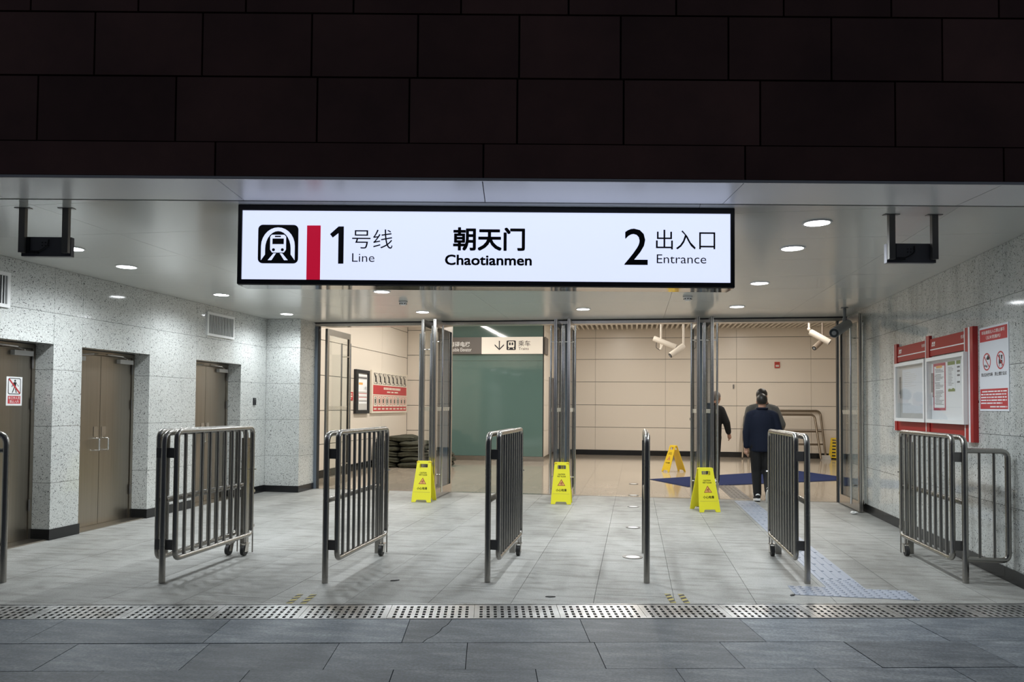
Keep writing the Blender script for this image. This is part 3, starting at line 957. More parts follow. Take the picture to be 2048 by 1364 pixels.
# ================================================================== CAUTION SIGNS
def caution_sign(label, loc, rz, spread=.36, m_='yellow', gap_tilt=None, tilt=0., group='yellow wet floor signs'):
    """A-frame; the printed front looks to local -y"""
    t = thing('wet_floor_sign', label, 'caution sign', loc, rz, group)
    Hh = .615
    half = math.atan2(spread / 2, Hh)
    def out(h=1.):
        return [(-.148, 0), (-.088, 0), (-.072, .036), (.072, .036), (.088, 0), (.148, 0), (.143, .12), (.105, Hh - .012), (.098, Hh), (-.098, Hh), (-.105, Hh - .012), (-.143, .12)]
    hole = rrect(-.062, Hh - .105, .062, Hh - .045, .012, 3)
    parts = []
    for s in (-1, 1):
        # plane leaning towards the hinge line at the top
        ca, sa = math.cos(half), math.sin(half)
        base = Vector((0, s * spread / 2, 0))
        fn = (lambda base, s: (lambda u, v, w=0.: Vector((u * (-s if s > 0 else 1) * 1., 0, 0)) + base + Vector((0, -s * v * sa, v * ca)) + Vector((0, s * w * ca, w * sa))))(base, s)
        mb = MB(); mb.plate(ccw(out()), [hole], fn, 0, .012)
        p_ = obj('front_panel' if s < 0 else 'rear_panel', mb, M[m_], t)
        parts.append((p_, fn))
        mb = MB(); mb.prism(ccw(rect(-.125, .150, .125, .153)), fn, .012, .0135); obj('moulded_rib', mb, M['tape'], p_)
        text('CAUTION', -.052, .425, .052, .447, fn, .0128, M['ink'], p_, 0., .018)
        text('WET FLOOR', -.064, .393, .064, .416, fn, .0128, M['ink'], p_, 0., .018)
        tri = lambda k: [(0, .372 - .0 + k * .0), (0, 0)]
        o3 = [(0, .365), (-.058, .268), (.058, .268)]; i3 = [(0, .350), (-.046, .275), (.046, .275)]
        mb = MB(); mb.plate(ccw(o3), [i3], fn, .0122, .0128); obj('warning_triangle', mb, M['redink'], p_)
        flat([i3], fn, .0122, .0125, M['orange'], p_, 'triangle_fill')
        fig = [[(-.022, .303), (.004, .322), (.010, .315), (-.016, .297)], [(.004, .318), (.024, .312), (.022, .305), (.002, .308)], [(-.006, .305), (.008, .285), (.016, .288), (.002, .308)], [(-.02, .292), (.02, .281), (.02, .278), (-.02, .288)], circ(.013, .328, .0065, 10)]
        flat(fig, fn, .0125, .013, M['redink'], p_, 'falling_figure')
        text('小心地滑', -.078, .185, .078, .225, fn, .0128, M['ink'], p_, 0., .022)
    for x in (-.09, .09):
        mb = MB(); mb.box(x - .022, x + .022, -.022, .022, Hh * math.cos(half) - .022, Hh * math.cos(half) - .006); obj('hinge', mb, M['yellow_in'], t)
    if tilt:
        t.rotation_euler = (tilt, 0, rz)
    return t
caution_sign('upright yellow wet floor sign by the glass door nearest the sandbags', (-3.10, 10.88, 0), .0, .30)
caution_sign('upright yellow wet floor sign at the foot of the middle door post', (-1.06, 11.08, 0), .02, .24)
caution_sign('upright yellow wet floor sign nearest the navy-jacketed man, rear panel showing', (.965, 10.74, 0), .28, .36)
caution_sign('yellow wet floor sign standing inside the hall, seen half sideways', (.86, 17.15, 0), -1.02, .42, 'yellow_in')

# ---- folded sign leaning on the back wall
t = thing('wet_floor_sign', 'yellow wet floor sign folded flat and leaning on the hall back wall', 'caution sign', (5.56, 22.40, 0), 0, 'yellow wet floor signs')
for nm, off in (('front_panel', 0), ('rear_panel', .05)):
    def fn(u, v, w, off=off): return Vector((w + .06 * (v / .6), u + off * .3 + .02, v)) + Vector((off, 0, 0))
    mb = MB(); mb.plate(ccw([(-.148, 0), (-.088, 0), (-.072, .036), (.072, .036), (.088, 0), (.148, 0), (.105, .6), (-.105, .6)]), [rrect(-.06, .51, .06, .56, .012, 3)], fn, 0, .022)
    pp = obj(nm, mb, M['yellow_in'], t)
    if not off:
        for i in range(5):
            flat([rect(-.05, .08 + .09 * i, .05, .12 + .09 * i)], lambda u, v, w: fn(u, v, w), -.003, .0, M['ink'], pp, 'lettering')
t.rotation_euler.z = .9

# ================================================================== RIGHT WALL: notice board and poster
# frame on the wall: u to the reader's right (towards the street), v up, w out of the wall
def RB(u, v, w=0.): return RW(-u, w, v)
S0 = 3.31        # wall coordinate of the far post
nb = thing('notice_board', 'red double notice board with two white glazed cases on the right wall', 'notice board', (0, 0, 0))
NB = lambda u, v, w=0.: RB(u - S0, v, w)
bu0, bu1, bu2, bu3 = .09, 1.16, 2.22, 2.40
def post(u0, u1, v0, v1, dep, nm='red_post', lab=None):
    mb = MB(); mb.prism(rect(u0, v0, u1, v1), NB, .0, dep)
    p_ = obj(nm, mb, M['red'], nb)
    mb = MB(); mb.prism(rect(u0 - .004, v0, u0 + .012, v1), NB, dep - .004, dep + .003); obj('white_edge', mb, M['white'], p_)
    return p_
post(bu0, bu0 + .10, 1.17, 2.205, .03)
post(bu1, bu1 + .10, 1.17, 2.205, .03)
pr = post(bu2, bu3, 1.125, 2.185, .045)
mb = MB(); mb.prism(rect(bu2 + .085, 1.125, bu2 + .12, 2.185), NB, .045, .047); obj('white_stripe', mb, M['pagewhite'], pr)
for k, (u0, u1) in enumerate(((bu0 + .10, bu1), (bu1 + .10, bu2))):
    mb = MB(); mb.prism(rect(u0, 1.985, u1, 2.165), NB, .0, .02)
    bn = obj('banner', mb, M['red2'], nb)
    mb = MB(); mb.prism(rect(u0 + .01, 2.045, u1 - .01, 2.056), NB, .02, .022); obj('white_stripe', mb, M['white'], bn)
    for q in range(2):
        a = u0 + .05 + q * .05
        flat([[(a, 2.085), (a + .035, 2.085), (a + .05, 2.13), (a + .015, 2.13)]], NB, .02, .0212, M['white'], bn, 'emblem')
        flat([[(a + .012, 2.098), (a + .03, 2.098), (a + .034, 2.108), (a + .016, 2.108)]], NB, .0212, .0216, M['red2'], bn, 'emblem_slot')
    text('信息栏', u1 - .15, 2.10, u1 - .02, 2.135, NB, .0212, M['white'], bn, .0)
    mb = MB(); mb.prism(rect(u0, 1.175, u1, 1.305), NB, .0, .02); obj('lower_rail', mb, M['red'], nb)
    # glazed case
    a, b = (.285, 1.265) if k == 0 else (1.31, 2.295)
    mb = MB(); mb.prism(rect(a, 1.29, b, 1.955), NB, .031, .036)
    cs = obj('case_back', mb, M['lightgrey'] if k == 0 else M['pagewhite'], nb)
    mb = MB(); mb.plate(rect(a, 1.285, b, 1.96), [rect(a + .036, 1.322, b - .036, 1.923)], NB, .031, .085); obj('case_frame', mb, M['white'], cs)
    mb = MB(); mb.prism(rect(a + .036, 1.322, b - .036, 1.923), NB, .072, .076); obj('case_glass', mb, M['caseglass'], cs)
    mb = MB(); mb.tube([NB(a + .10, 1.80, .055), NB(a + .10, 1.60, .055)], .004, 6); mb.tube([NB(a + .13, 1.80, .055), NB(a + .13, 1.55, .055)], .004, 6); obj('stay', mb, M['post_grey'], cs)
def notice(label, u0, v0, u1, v1, w, m_):
    mb = MB(); mb.prism(rect(u0, v0, u1, v1), NB, w, w + .002)
    return tag(obj('notice', mb, m_), label, 'notice', 'notices inside the glazed cases')
NB_185 = lambda u, v, w=0.: NB(u + .185, v, w)
NB_225 = lambda u, v, w=0.: NB(u + .225, v, w)
NB_250 = lambda u, v, w=0.: NB(u + .25, v, w)
t = notice('faded blank white sheet inside the left glazed case', .42, 1.38, 1.12, 1.88, .0362, M['paper'])
for q in range(8):
    flat([rect(.48, 1.84 - .022 * q, .48 + R.uniform(.2, .45), 1.844 - .022 * q)], NB, .0383, .0385, M['lightgrey'], t, 'print_line')
t = notice('tall magenta-bordered notice inside the right glazed case', 1.405, 1.415, 1.730, 1.895, .0362, M['pink'])
flat([rect(1.245, 1.44, 1.522, 1.865)], NB_185, .0383, .0387, M['pagewhite'], t, 'page')
flat([rect(1.30, 1.845, 1.46, 1.87)], NB_185, .0388, .0392, M['orange'], t, 'heading_patch')
for q in range(27):
    v = 1.83 - q * .0138
    if q in (3, 9, 15): continue
    flat([rect(1.265 + (.02 if q % 5 else 0), v, 1.265 + R.uniform(.12, .24), v + .0055)], NB_185, .0388, .0392, M['greyink'], t, 'print_line')
t = notice('white leaflet with a green head inside the right glazed case', 1.790, 1.60, 1.970, 1.895, .0362, M['pagewhite'])
flat([rect(1.565, 1.86, 1.745, 1.895)], NB_225, .0383, .0387, M['green'], t, 'green_head')
flat([[(1.575, 1.60), (1.745, 1.60), (1.745, 1.622), (1.70, 1.635), (1.66, 1.622), (1.60, 1.63), (1.575, 1.622)]], NB_225, .0383, .0387, M['green'], t, 'green_foot')
for q in range(13):
    flat([rect(1.58, 1.835 - .0145 * q, 1.58 + R.uniform(.07, .14), 1.839 - .0145 * q)], NB_225, .0388, .0392, M['greyink'], t, 'print_line')
t = notice('narrow white slip with bold lines inside the right glazed case', 2.005, 1.66, 2.105, 1.895, .0362, M['pagewhite'])
flat([rect(1.755, 1.86, 1.855, 1.895)], NB_250, .0383, .0387, M['green'], t, 'green_head')
for v in (1.825, 1.785, 1.745, 1.68):
    flat([rect(1.775, v, 1.84, v + .016)], NB_250, .0388, .0392, M['greyink'], t, 'print_line')

# poster sign
mb = MB(); mb.prism(rect(0, 0, .565, .745), lambda u, v, w=0.: RB(u - .865, v + 1.412, w), .0, .006)
po = tag(obj('poster', mb, M['paper']), 'white and red prohibition poster right of the notice board', 'poster')
PP = lambda u, v, w=0.: RB(u - .865, v + 1.412, w + .006)
flat([rect(.012, .615, .545, .728)], PP, 0, .0006, M['signred'], po, 'red_heading')
text('车站通道出入口禁止事项', .05, .68, .50, .712, PP, .0008, M['white'], po, .012)
text('（五米范围内）', .14, .632, .42, .664, PP, .0008, M['white'], po, .012)
for k, (cx, lab_) in enumerate(((.15, '禁止乱停放车辆'), (.415, '禁止摆摊设点'))):
    mb = MB(); mb.plate(circ(cx, .435, .078, 28), [circ(cx, .435, .066, 28)], PP, 0, .0008)
    mb.prism([(cx - .05, .49), (cx - .058, .482), (cx + .05, .378), (cx + .058, .386)], PP, .0004, .0012)
    rp = obj('prohibition_ring', mb, M['signred'], po)
    if k == 0:
        polys = [rrect(cx - .005, .452, cx + .055, .475, .006, 3), [(cx + .01, .475), (cx + .043, .475), (cx + .038, .49), (cx + .015, .49)], circ(cx - .035, .40, .012, 12), circ(cx - .002, .395, .012, 12)]
    else:
        polys = [rect(cx - .032, .405, cx + .035, .435), rect(cx - .028, .38, cx - .02, .405), rect(cx + .022, .38, cx + .03, .405), circ(cx - .02, .475, .010, 12), rect(cx - .03, .435, cx - .008, .465), [(cx + .002, .478), (cx + .042, .478), (cx + .034, .462), (cx + .032, .442), (cx + .012, .442), (cx + .010, .462)]]
    flat(polys, PP, .0002, .0006, M['ink'], po, 'pictogram')
    text(lab_, cx - .112, .305, cx + .112, .338, PP, .0008, M['ink'], po, .012)
flat([rect(.012, .018, .545, .195)], PP, 0, .0006, M['signred'], po, 'red_text_block')
for r_ in range(6):
    v = .166 - r_ * .0255; u = .05 if r_ == 0 else .028
    end = .525 if r_ < 4 else (.44 if r_ == 4 else .53)
    if r_ == 5: u = .21; v -= .006
    polys = []
    while u < end:
        l_ = min(R.choice([.03, .05, .08, .11]), end - u)
        polys.append(rect(u, v, u + l_, v + .011)); u += l_ + .012
    flat(polys, PP, .0006, .001, M['pagewhite'], po, 'print_line')

# ================================================================== LEFT WALL items
def LB(u, v, w=0.): return Vector((LX + w, u, v))      # u runs away from the street, w out of the wall
# vents
def vent(label, y0, y1, z0, z1):
    t = thing('wall_vent', label, 'vent', (0, 0, 0), 0, 'white wall vents')
    mb = MB(); mb.plate(rect(y0, z0, y1, z1), [rect(y0 + .036, z0 + .034, y1 - .036, z1 - .034)], LB, 0.0005, .022); obj('frame', mb, M['white'], t)
    mb = MB(); mb.prism(rect(y0 + .036, z0 + .034, y1 - .036, z1 - .034), LB, .0005, .003); obj('back', mb, M['dark'], t)
    n = 20
    lm = MB(); lm.prism([(0, 0), (.009, 0), (.010, .004), (.002, .004)], lambda u, v, w: Vector((LX + .003 + v, u, w)), z0 + .034, z1 - .034)
    lme = mesh_of('louver', lm, M['white'])
    for k in range(n):
        place('louver', lme, t, (0, y0 + .045 + k * (y1 - y0 - .1) / (n - 1), 0))
vent('white louvred wall vent above the farthest left steel door', 9.735, 10.46, 2.395, 2.735)
vent('white louvred wall vent cut by the left picture edge', 5.62, 6.345, 2.335, 2.675)
mb = MB(); mb.prism(rrect(11.085, 1.415, 11.155, 1.528, .01, 3), LB, 0, .02)
t = tag(obj('card_reader', mb, M['black']), 'small black card reader on granite right of the farthest steel door', 'card reader')
mb = MB(); mb.prism(rect(11.10, 1.50, 11.14, 1.515), LB, .02, .0215); obj('indicator', mb, M['post_grey'], t)
# no entry notice on door 1
NP = lambda u, v, w=0.: Vector((DX + .0005 + w, 6.578 - 0 + u, 1.392 + v))
mb = MB(); mb.prism(rect(0, 0, .196, .292), NP, 0, .003)
ns = tag(obj('no_entry_notice', mb, M['white']), 'white and red no-entry notice stuck on the nearest left steel door', 'notice')
def mir(poly): return [(.196 - u, v) for u, v in poly]
# the reader stands on the hall side of the wall (+x), so u grows to the right
mb = MB(); mb.plate(rrect(.02, .115, .176, .278, .018, 4), [rrect(.027, .122, .169, .271, .014, 4)], NP, .003, .0038); obj('border', mb, M['ink'], ns)
fig = [circ(.105, .252, .0105, 12), [(.088, .238), (.118, .238), (.122, .228), (.114, .188), (.094, .188), (.086, .228)], [(.118, .235), (.124, .228), (.152, .198), (.146, .193)], [(.088, .236), (.081, .228), (.062, .19), (.07, .187)], [(.094, .19), (.106, .19), (.078, .130), (.068, .130)], [(.103, .19), (.114, .19), (.128, .130), (.117, .130)]]
flat(fig, NP, .003, .0036, M['ink'], ns, 'walking_figure')
flat([[(.024, .262), (.036, .274), (.172, .132), (.16, .12)]], NP, .0038, .0044, M['signred'], ns, 'red_slash')
flat([rect(.02, .02, .176, .098)], NP, .003, .0036, M['signred'], ns, 'red_panel')
text('非工作人员', .028, .063, .168, .092, NP, .0038, M['white'], ns, .005)
text('禁止入内', .042, .027, .154, .056, NP, .0038, M['white'], ns, .005)

# ================================================================== HANGING DISPLAY CASES
def hanging(label, xc0, xc1, d, lab2):
    o_ = CF((xc0 + xc1) / 2, d, CEIL)
    t = thing('hanging_display', label, 'hanging display', o_, TH, 'black hanging display cases')
    h = (xc1 - xc0) / 2
    for s in (-1, 1):
        mb = MB(); mb.box(s * h - .022, s * h + .022, -.016, .016, -.325, 0); p_ = obj('hanger_post', mb, M['post_grey'], t)
        mb = MB(); mb.box(s * h - .055, s * h + .055, -.02, .02, -.004, 0); obj('ceiling_plate', mb, M['post_grey'], p_)
        mb = MB(); mb.box(s * h - .012, s * h + .012, .016, .022, -.30, -.23); obj('clamp', mb, M['frame_steel'], p_)
    mb = MB(); mb.box(-h - .022, h + .024, .022, .062, -.345, -.205); c_ = obj('case', mb, M['display'], t)
    mb = MB(); mb.tube(tubearc([(.02, .018, -.225), (.02, .01, -.27), (-.03, .01, -.305), (-.07, .014, -.318)], .02, 4), .005, 6); obj('cable', mb, M['ink'], c_, True)
    mb = MB(); mb.box(-.135, -.05, .004, .021, -.328, -.308); obj('terminal_box', mb, M['ink'], c_)
    mb = MB(); mb.box(-.135, -.115, .004, .021, -.308, -.21); obj('cable_duct', mb, M['ink'], c_)
    for q in range(6):
        mb = MB(); mb.box(-.03 + .022 * (q % 3), -.022 + .022 * (q % 3), .018, .021, -.25 - .022 * (q // 3), -.242 - .022 * (q // 3)); obj('socket', mb, M['ink'], c_)
hanging('black hanging display case under the ceiling at the far left', -3.545, -3.232, 5.39, '')
hanging('black hanging display case under the ceiling at the far right', 2.735, 3.045, 5.39, '')

# detectors
for (x, y), lb in (((-3.08, 9.69), 'white ceiling detector left of the ceiling centre'), ((.655, 9.65), 'white ceiling detector right of the ceiling centre')):
    t = thing('smoke_detector', lb, 'detector', (x, y, CEIL), 0, 'ceiling detectors')
    mb = MB(); mb.tube([(0, 0, 0), (0, 0, -.018)], .06, 18); obj('base', mb, M['lightgrey'], t, True)
    mb = MB(); mb.tube([(0, 0, -.018), (0, 0, -.05), (0, 0, -.06)], [.05, .042, .03], 18); obj('head', mb, M['white'], t, True)
    mb = MB()
    for k in range(8):
        a = k * PI / 4
        mb.box(.044 * math.cos(a) - .008, .044 * math.cos(a) + .008, .044 * math.sin(a) - .008, .044 * math.sin(a) + .008, -.044, -.034)
    obj('sensor_vent', mb, M['ink'], t)

# ================================================================== CAMERAS
def cctv(label, top, pole_len, tail, head, r, m_, pole_m=None, hood=True, cz=None):
    """top = fixing point on the ceiling; tail / head = ends of the body axis"""
    top = Vector(top); tail = Vector(tail); head = Vector(head)
    t = thing('security_camera', label, 'camera', top, 0, 'bullet security cameras')
    k = top - Vector((0, 0, pole_len))
    L_ = lambda v: Vector(v) - top
    mb = MB(); mb.tube([(0, 0, 0), (0, 0, -pole_len)], .022, 10); p_ = obj('pole', mb, pole_m or m_, t, True)
    mb = MB(); mb.tube([(0, 0, 0), (0, 0, -.012)], .05, 14); obj('ceiling_plate', mb, pole_m or m_, p_, True)
    ax = (head - tail).normalized()
    near = tail + ax * max(0.03, min((head - tail).length, (k - tail).dot(ax)))
    mb = MB(); mb.tube([L_(k), L_(near)], .026, 10); mb.ell(L_(k), .035, .035, .035, 10, 7); obj('bracket', mb, m_, t, True)
    mb = MB(); mb.tube([L_(tail), L_(tail + ax * .02), L_(head - ax * .015), L_(head)], [r * .85, r, r, r * .97], 18); b_ = obj('body', mb, m_, t, True)
    mb = MB(); mb.tube([L_(head - ax * .002), L_(head + ax * .004)], r * .86, 18); obj('front_glass', mb, M['lens'], b_, True)
    mb = MB(); mb.tube([L_(head + ax * .004), L_(head + ax * .008)], r * .45, 14); obj('lens', mb, M['camgrey'], b_, True)
    if cz:
        pts = [L_(tail + (near - tail) * .3 - Vector((0, 0, r))), L_(tail + (near - tail) * .25 - Vector((0, 0, r + .13))), L_(tail + (near - tail) * .75 - Vector((0, 0, r + .15))), L_(k)]
        mb = MB(); mb.tube(tubearc(pts, .04, 4), .006, 6); obj('cable', mb, M['ink'], b_, True)
    return t
cctv('white bullet camera pointing right, left of the pair in the hall centre', (.575, 17, 3.76), 1.030, (.41, 17.02, 2.97), (.90, 16.98, 2.765), .062, M['camwhite'], cz=1)
cctv('white bullet camera pointing down left, right of the pair in the hall centre', (1.001, 16.0, 3.76), 1.06, (1.007, 16.02, 2.72), (.729, 15.9, 2.507), .062, M['camwhite'])
cctv('white bullet camera hanging over the carpet, next to the grey outdoor camera', (3.497, 16, 3.76), 0.720, (3.52, 16.02, 2.99), (3.87, 15.9, 2.76), .062, M['camwhite'])
cctv('tan bullet camera farther back behind the white one on the right', (4.30, 18.3, 3.76), 0.740, (4.30, 18.4, 3.0), (4.09, 18.2, 2.82), .06, M['camtan'])
cctv('large grey bullet camera under the canopy ceiling by the right door', (2.87, 10.98, CEIL), .17, (2.93, 11.05, 2.61), (2.60, 10.45, 2.425), .066, M['camgrey'])

# ================================================================== HALL OBJECTS
# lift shaft
ls = thing('lift_shaft', 'green glass lift shaft standing in the hall', 'lift', (-3.6, 19.4, 0))
GX0, GX1 = -1.28, 1.255
mb = MB(); mb.box(GX0, GX1, .03, 3.2, .0, 3.74); obj('shaft_core', mb, M['cream'], ls)
mb = MB(); mb.box(GX0, GX1 - .02, .0, .028, .125, 2.62); obj('glass_pane', mb, M['greenglass'], ls)
mb = MB(); mb.box(GX0, GX1 - .02, .0, .028, 2.626, 3.74); obj('glass_pane', mb, M['greenglass'], ls)
mb = MB(); mb.box(GX0, GX1 + .01, -.012, .03, .0, .12); mb.box(GX1, GX1 + .012, .03, 3.18, 0, .12); obj('base_plate', mb, M['frame_steel'], ls)
mb = MB(); mb.box(GX1 - .018, GX1 + .004, .0, .03, .12, 3.74); obj('corner_strip', mb, M['rubber'], ls)
for y0, y1 in ((.06, .55), (.56, 1.1)):
    for a, b in zip([.13, .8, 1.47, 2.13, 2.8, 3.45], [.79, 1.46, 2.12, 2.79, 3.44, 3.74]):
        mb = MB(); mb.box(GX1, GX1 + .012, y0, y1, a, b); obj('side_panel', mb, M['cream'], ls)
mb = MB(); mb.box(GX1, GX1 + .03, 1.25, 1.32, .12, 2.25); mb.box(GX1, GX1 + .03, 2.55, 2.62, .12, 2.25); mb.box(GX1, GX1 + .03, 1.32, 2.55, 2.18, 2.25); df = obj('lift_door_frame', mb, M['display'], ls)
for a, b in ((1.325, 1.93), (1.94, 2.545)):
    mb = MB(); mb.box(GX1, GX1 + .015, a, b, .13, 2.17); obj('lift_door', mb, M['display'], ls)
# overhead sign on the shaft
osn = thing('direction_sign', 'grey and cream overhead sign to lift and trains on the green glass', 'sign', (-3.98, 19.37, 2.80))
OF = lambda u, v, w=0.: Vector((u, -w, v))
mb = MB(); mb.prism(rect(-1.0, 0, -.004, .44), OF, -.02, .06); o1 = obj('grey_panel', mb, M['taupe'], osn)
mb = MB(); mb.prism(rect(.0, 0, 1.615, .44), OF, -.02, .06); o2 = obj('cream_panel', mb, M['creamsign'], osn)
mb = MB(); mb.box(-2.322, -2.29, 19.34, 19.95, 2.80, 3.24); tag(obj('side_sign', mb, M['taupe']), 'small grey sign on the side of the lift shaft', 'sign')
text('无障碍电梯', -1.06 + .06, .185, -.315, .325, OF, .062, M['white'], o1, .012)
text('Accessible Elevator', -.99, .065, -.27, .165, OF, .062, M['white'], o1, .005)
px2 = lambda x, y: ((x - 698) / 9.31 * .01357, (633 - y) / 9.31 * .01357)
ar = [[px2(1014, 398), px2(1032, 398), px2(1032, 540), px2(1014, 540)], [px2(1022, 568), px2(1022, 542), px2(1108, 458), px2(1108, 486)], [px2(1022, 568), px2(1022, 542), px2(938, 458), px2(938, 486)]]
flat(ar, OF, .06, .062, M['ink'], o2, 'arrow')
mb = MB(); mb.prism(ccw(rrect(*px2(1155, 566), *px2(1323, 394), .025, 4)), OF, .06, .062); obj('train_pictogram', mb, M['ink'], o2)
mb = MB(); mb.plate(ccw(rrect(*px2(1182, 518), *px2(1296, 410), .03, 4)), [[px2(1200, 430), px2(1230, 430), px2(1230, 478), px2(1200, 478)], [px2(1246, 430), px2(1276, 430), px2(1276, 478), px2(1246, 478)]], OF, .062, .063)
mb.prism(ccw([px2(1195, 525), px2(1212, 525), px2(1202, 550), px2(1182, 550)]), OF, .062, .063); mb.prism(ccw([px2(1270, 525), px2(1283, 525), px2(1298, 550), px2(1278, 550)]), OF, .062, .063)
obj('train_symbol', mb, M['creamsign'], o2)
text('乘车', *px2(1368, 500), *px2(1585, 396), OF, .062, M['ink'], o2, 0.)
text('Trains', *px2(1372, 565), *px2(1556, 516), OF, .062, M['ink'], o2, 0.)

# map board and prohibition board on the left hall wall: u runs away from the doors
HB = lambda u, v, w=0.: Vector((-6.029 + w, u, v))
mbd = thing('map_board', 'black-framed tall information board on the left hall wall', 'information board', (0, 0, 0))
mb = MB(); mb.plate(rect(15.53, 1.24, 16.37, 2.21), [rect(15.66, 1.32, 16.28, 2.14)], HB, 0.0, .06); obj('frame', mb, M['black'], mbd)
mb = MB(); mb.prism(rect(15.66, 1.32, 16.28, 2.14), HB, 0, .03); pg = obj('page', mb, M['lightgrey'], mbd)
flat([rect(15.69, 2.07, 16.25, 2.115), rect(15.69, 1.73, 16.25, 2.0)], HB, .03, .032, M['pagewhite'], pg, 'white_field')
flat([rect(15.69, 2.02, 16.25, 2.05)], HB, .03, .032, M['greyink'], pg, 'dark_heading')
flat([rect(15.75, 1.88, 15.99, 1.93)], HB, .032, .033, M['orange'], pg, 'diagram_patch')
text('1号', 16.08, 1.76, 16.23, 1.84, HB, .033, M['ink'], pg, 0)
for k in range(3):
    v = 1.63 - k * .085
    flat([rect(15.69, v, 16.25, v + .06)], HB, .03, .032, M['pagewhite'], pg, 'row')
    flat([rect(15.69, v + .05, 16.25, v + .062), rect(15.69, v + .005, 15.75, v + .03)], HB, .032, .033, M['signred' if k < 2 else 'greyink'], pg, 'row_heading')
pb = MB(); pb.prism(rect(16.53, 1.245, 19.25, 2.245), HB, 0, .05)
pb = tag(obj('prohibition_board', pb, M['board']), 'wide red and cream prohibition board on the left hall wall', 'information board')
flat([rect(16.62, 1.685, 19.17, 1.90)], HB, .05, .053, M['signred'], pb, 'red_band')
polys = []
u = 17.35
while u < 18.6:
    l_ = R.choice([.06, .09, .11]); polys.append(rect(u, 1.805, u + l_, 1.86)); u += l_ + .03
flat(polys, HB, .053, .055, M['board'], pb, 'print_line')
flat([rect(17.6, 1.735, 17.85, 1.765), rect(17.92, 1.735, 18.1, 1.765), rect(18.17, 1.735, 18.45, 1.765)], HB, .053, .055, M['board'], pb, 'print_line')
for k in range(8):
    u0 = 16.66 + k * .318
    mb = MB(); mb.plate(rect(u0, 1.93, u0 + .25, 2.185), [rect(u0 + .012, 1.94, u0 + .238, 2.175)], HB, .05, .052)
    mb.prism([(u0 + .01, 2.165), (u0 + .035, 2.18), (u0 + .24, 1.95), (u0 + .215, 1.935)], HB, .0505, .053)
    cx = u0 + .125
    mb.prism(ccw([(cx - .05, 2.10 + R.uniform(-.02, .02)), (cx + .04, 2.13), (cx + .06, 2.04), (cx + .02, 1.97), (cx - .04, 1.97), (cx - .03, 2.05)]), HB, .0505, .0525)
    mb.prism(circ(cx + R.uniform(-.03, .03), 2.145, .02, 10), HB, .0505, .0525)
    obj('pictogram', mb, M['ink'], pb)
flat([rect(16.62, 1.29, 19.17, 1.655)], HB, .05, .052, M['signred'], pb, 'red_grid')
for k in range(9):
    u0 = 16.64 + k * .282
    flat([rect(u0, 1.40, u0 + .25, 1.645)], HB, .052, .054, M['board'], pb, 'tile')
    mb = MB(); mb.plate(circ(u0 + .125, 1.53, .095, 18), [circ(u0 + .125, 1.53, .08, 18)], HB, .054, .0555)
    obj('ring', mb, M['signred' if k % 3 else 'greyink'], pb)
    cx = u0 + .125
    mb = MB(); mb.prism(ccw([(cx - .04, 1.57), (cx + .03, 1.585), (cx + .04, 1.50), (cx + .01, 1.47), (cx - .03, 1.48)]), HB, .054, .0555); obj('pictogram', mb, M['ink'], pb)
    flat([rect(u0 + .03, 1.325, u0 + .22, 1.36)], HB, .052, .054, M['board'], pb, 'print_line')
mb = MB(); mb.prism(rect(15.15, 1.53, 15.47, 1.71), HB, 0, .012)
t = tag(obj('fire_notice', mb, M['signred']), 'small red notice left of the black-framed board', 'notice')
flat([rect(15.2, 1.655, 15.42, 1.675), rect(15.2, 1.60, 15.42, 1.63), rect(15.2, 1.56, 15.36, 1.58)], HB, .012, .013, M['board'], t, 'print_line')
# fire alarm
t = thing('fire_alarm', 'small red fire alarm on the hall back wall', 'alarm', (4.055, 22.604, 2.68))
mb = MB(); mb.box(-.07, .07, -.05, 0, -.085, .085); obj('housing', mb, M['firered'], t)
mb = MB(); mb.box(-.045, .045, -.055, -.05, -.055, .0); obj('window', mb, M['lightgrey'], t)
mb = MB(); mb.box(-.05, .05, -.054, -.05, .03, .06); obj('lettering', mb, M['redink'], t)
t = thing('wall_hook', 'tiny dark fixing on the back wall left of the two men', 'wall fitting', (2.84, 22.604, 2.05))
mb = MB(); mb.box(-.018, .018, -.03, 0, -.06, .06); obj('plate', mb, M['post_grey'], t)
mb = MB(); mb.tube([(0, -.03, .02), (0, -.05, .0)], .01, 6); obj('pin', mb, M['frame_steel'], t)
# carpet
mb = MB(); mb.prism(ccw([(.30, 15.12), (.95, 13.86), (4.5, 16.1), (3.62, 18.05)]), XYZ, .0005, .010)
tag(obj('carpet_mat', mb, M['carpet']), 'blue carpet mat lying askew on the hall floor', 'mat')
# leaning railings at the back wall
def leaning(label, y, x1, h, lean, foot):
    t = thing('railing_frame', label, 'railing', (x1, y, 0), 0, 'tubular railings leaning on the back wall')
    mb = MB(); mb.tube(tubearc([(0, 0, .03), (-.10, lean, h), (-2.0, lean, h), (-2.1, 0, .03)], .12, 6), .03, 10); obj('outer_tube', mb, M['oldsteel'], t, True)
    for k, z in enumerate((.42, .78)):
        f = z / h
        mb = MB(); mb.tube([(-.10 * f, lean * f, h * f), (-2.1 + .1 * f, lean * f, h * f)], .022, 8); obj('cross_tube', mb, M['oldsteel'], t, True)
    if foot:
        mb = MB(); mb.prism([(-.13, 0), (.13, 0), (.10, .12), (-.12, .12)], lambda u, v, w: (u, w, v), -.06, .03); obj('foot_block', mb, M['lightgrey'], t)
leaning('tubular steel railing leaning on the back wall, the taller one behind', 22.3, 5.31, 1.36, .22, True)
leaning('tubular steel railing leaning on the back wall, the lower one in front', 21.95, 5.10, 1.25, .3, False)

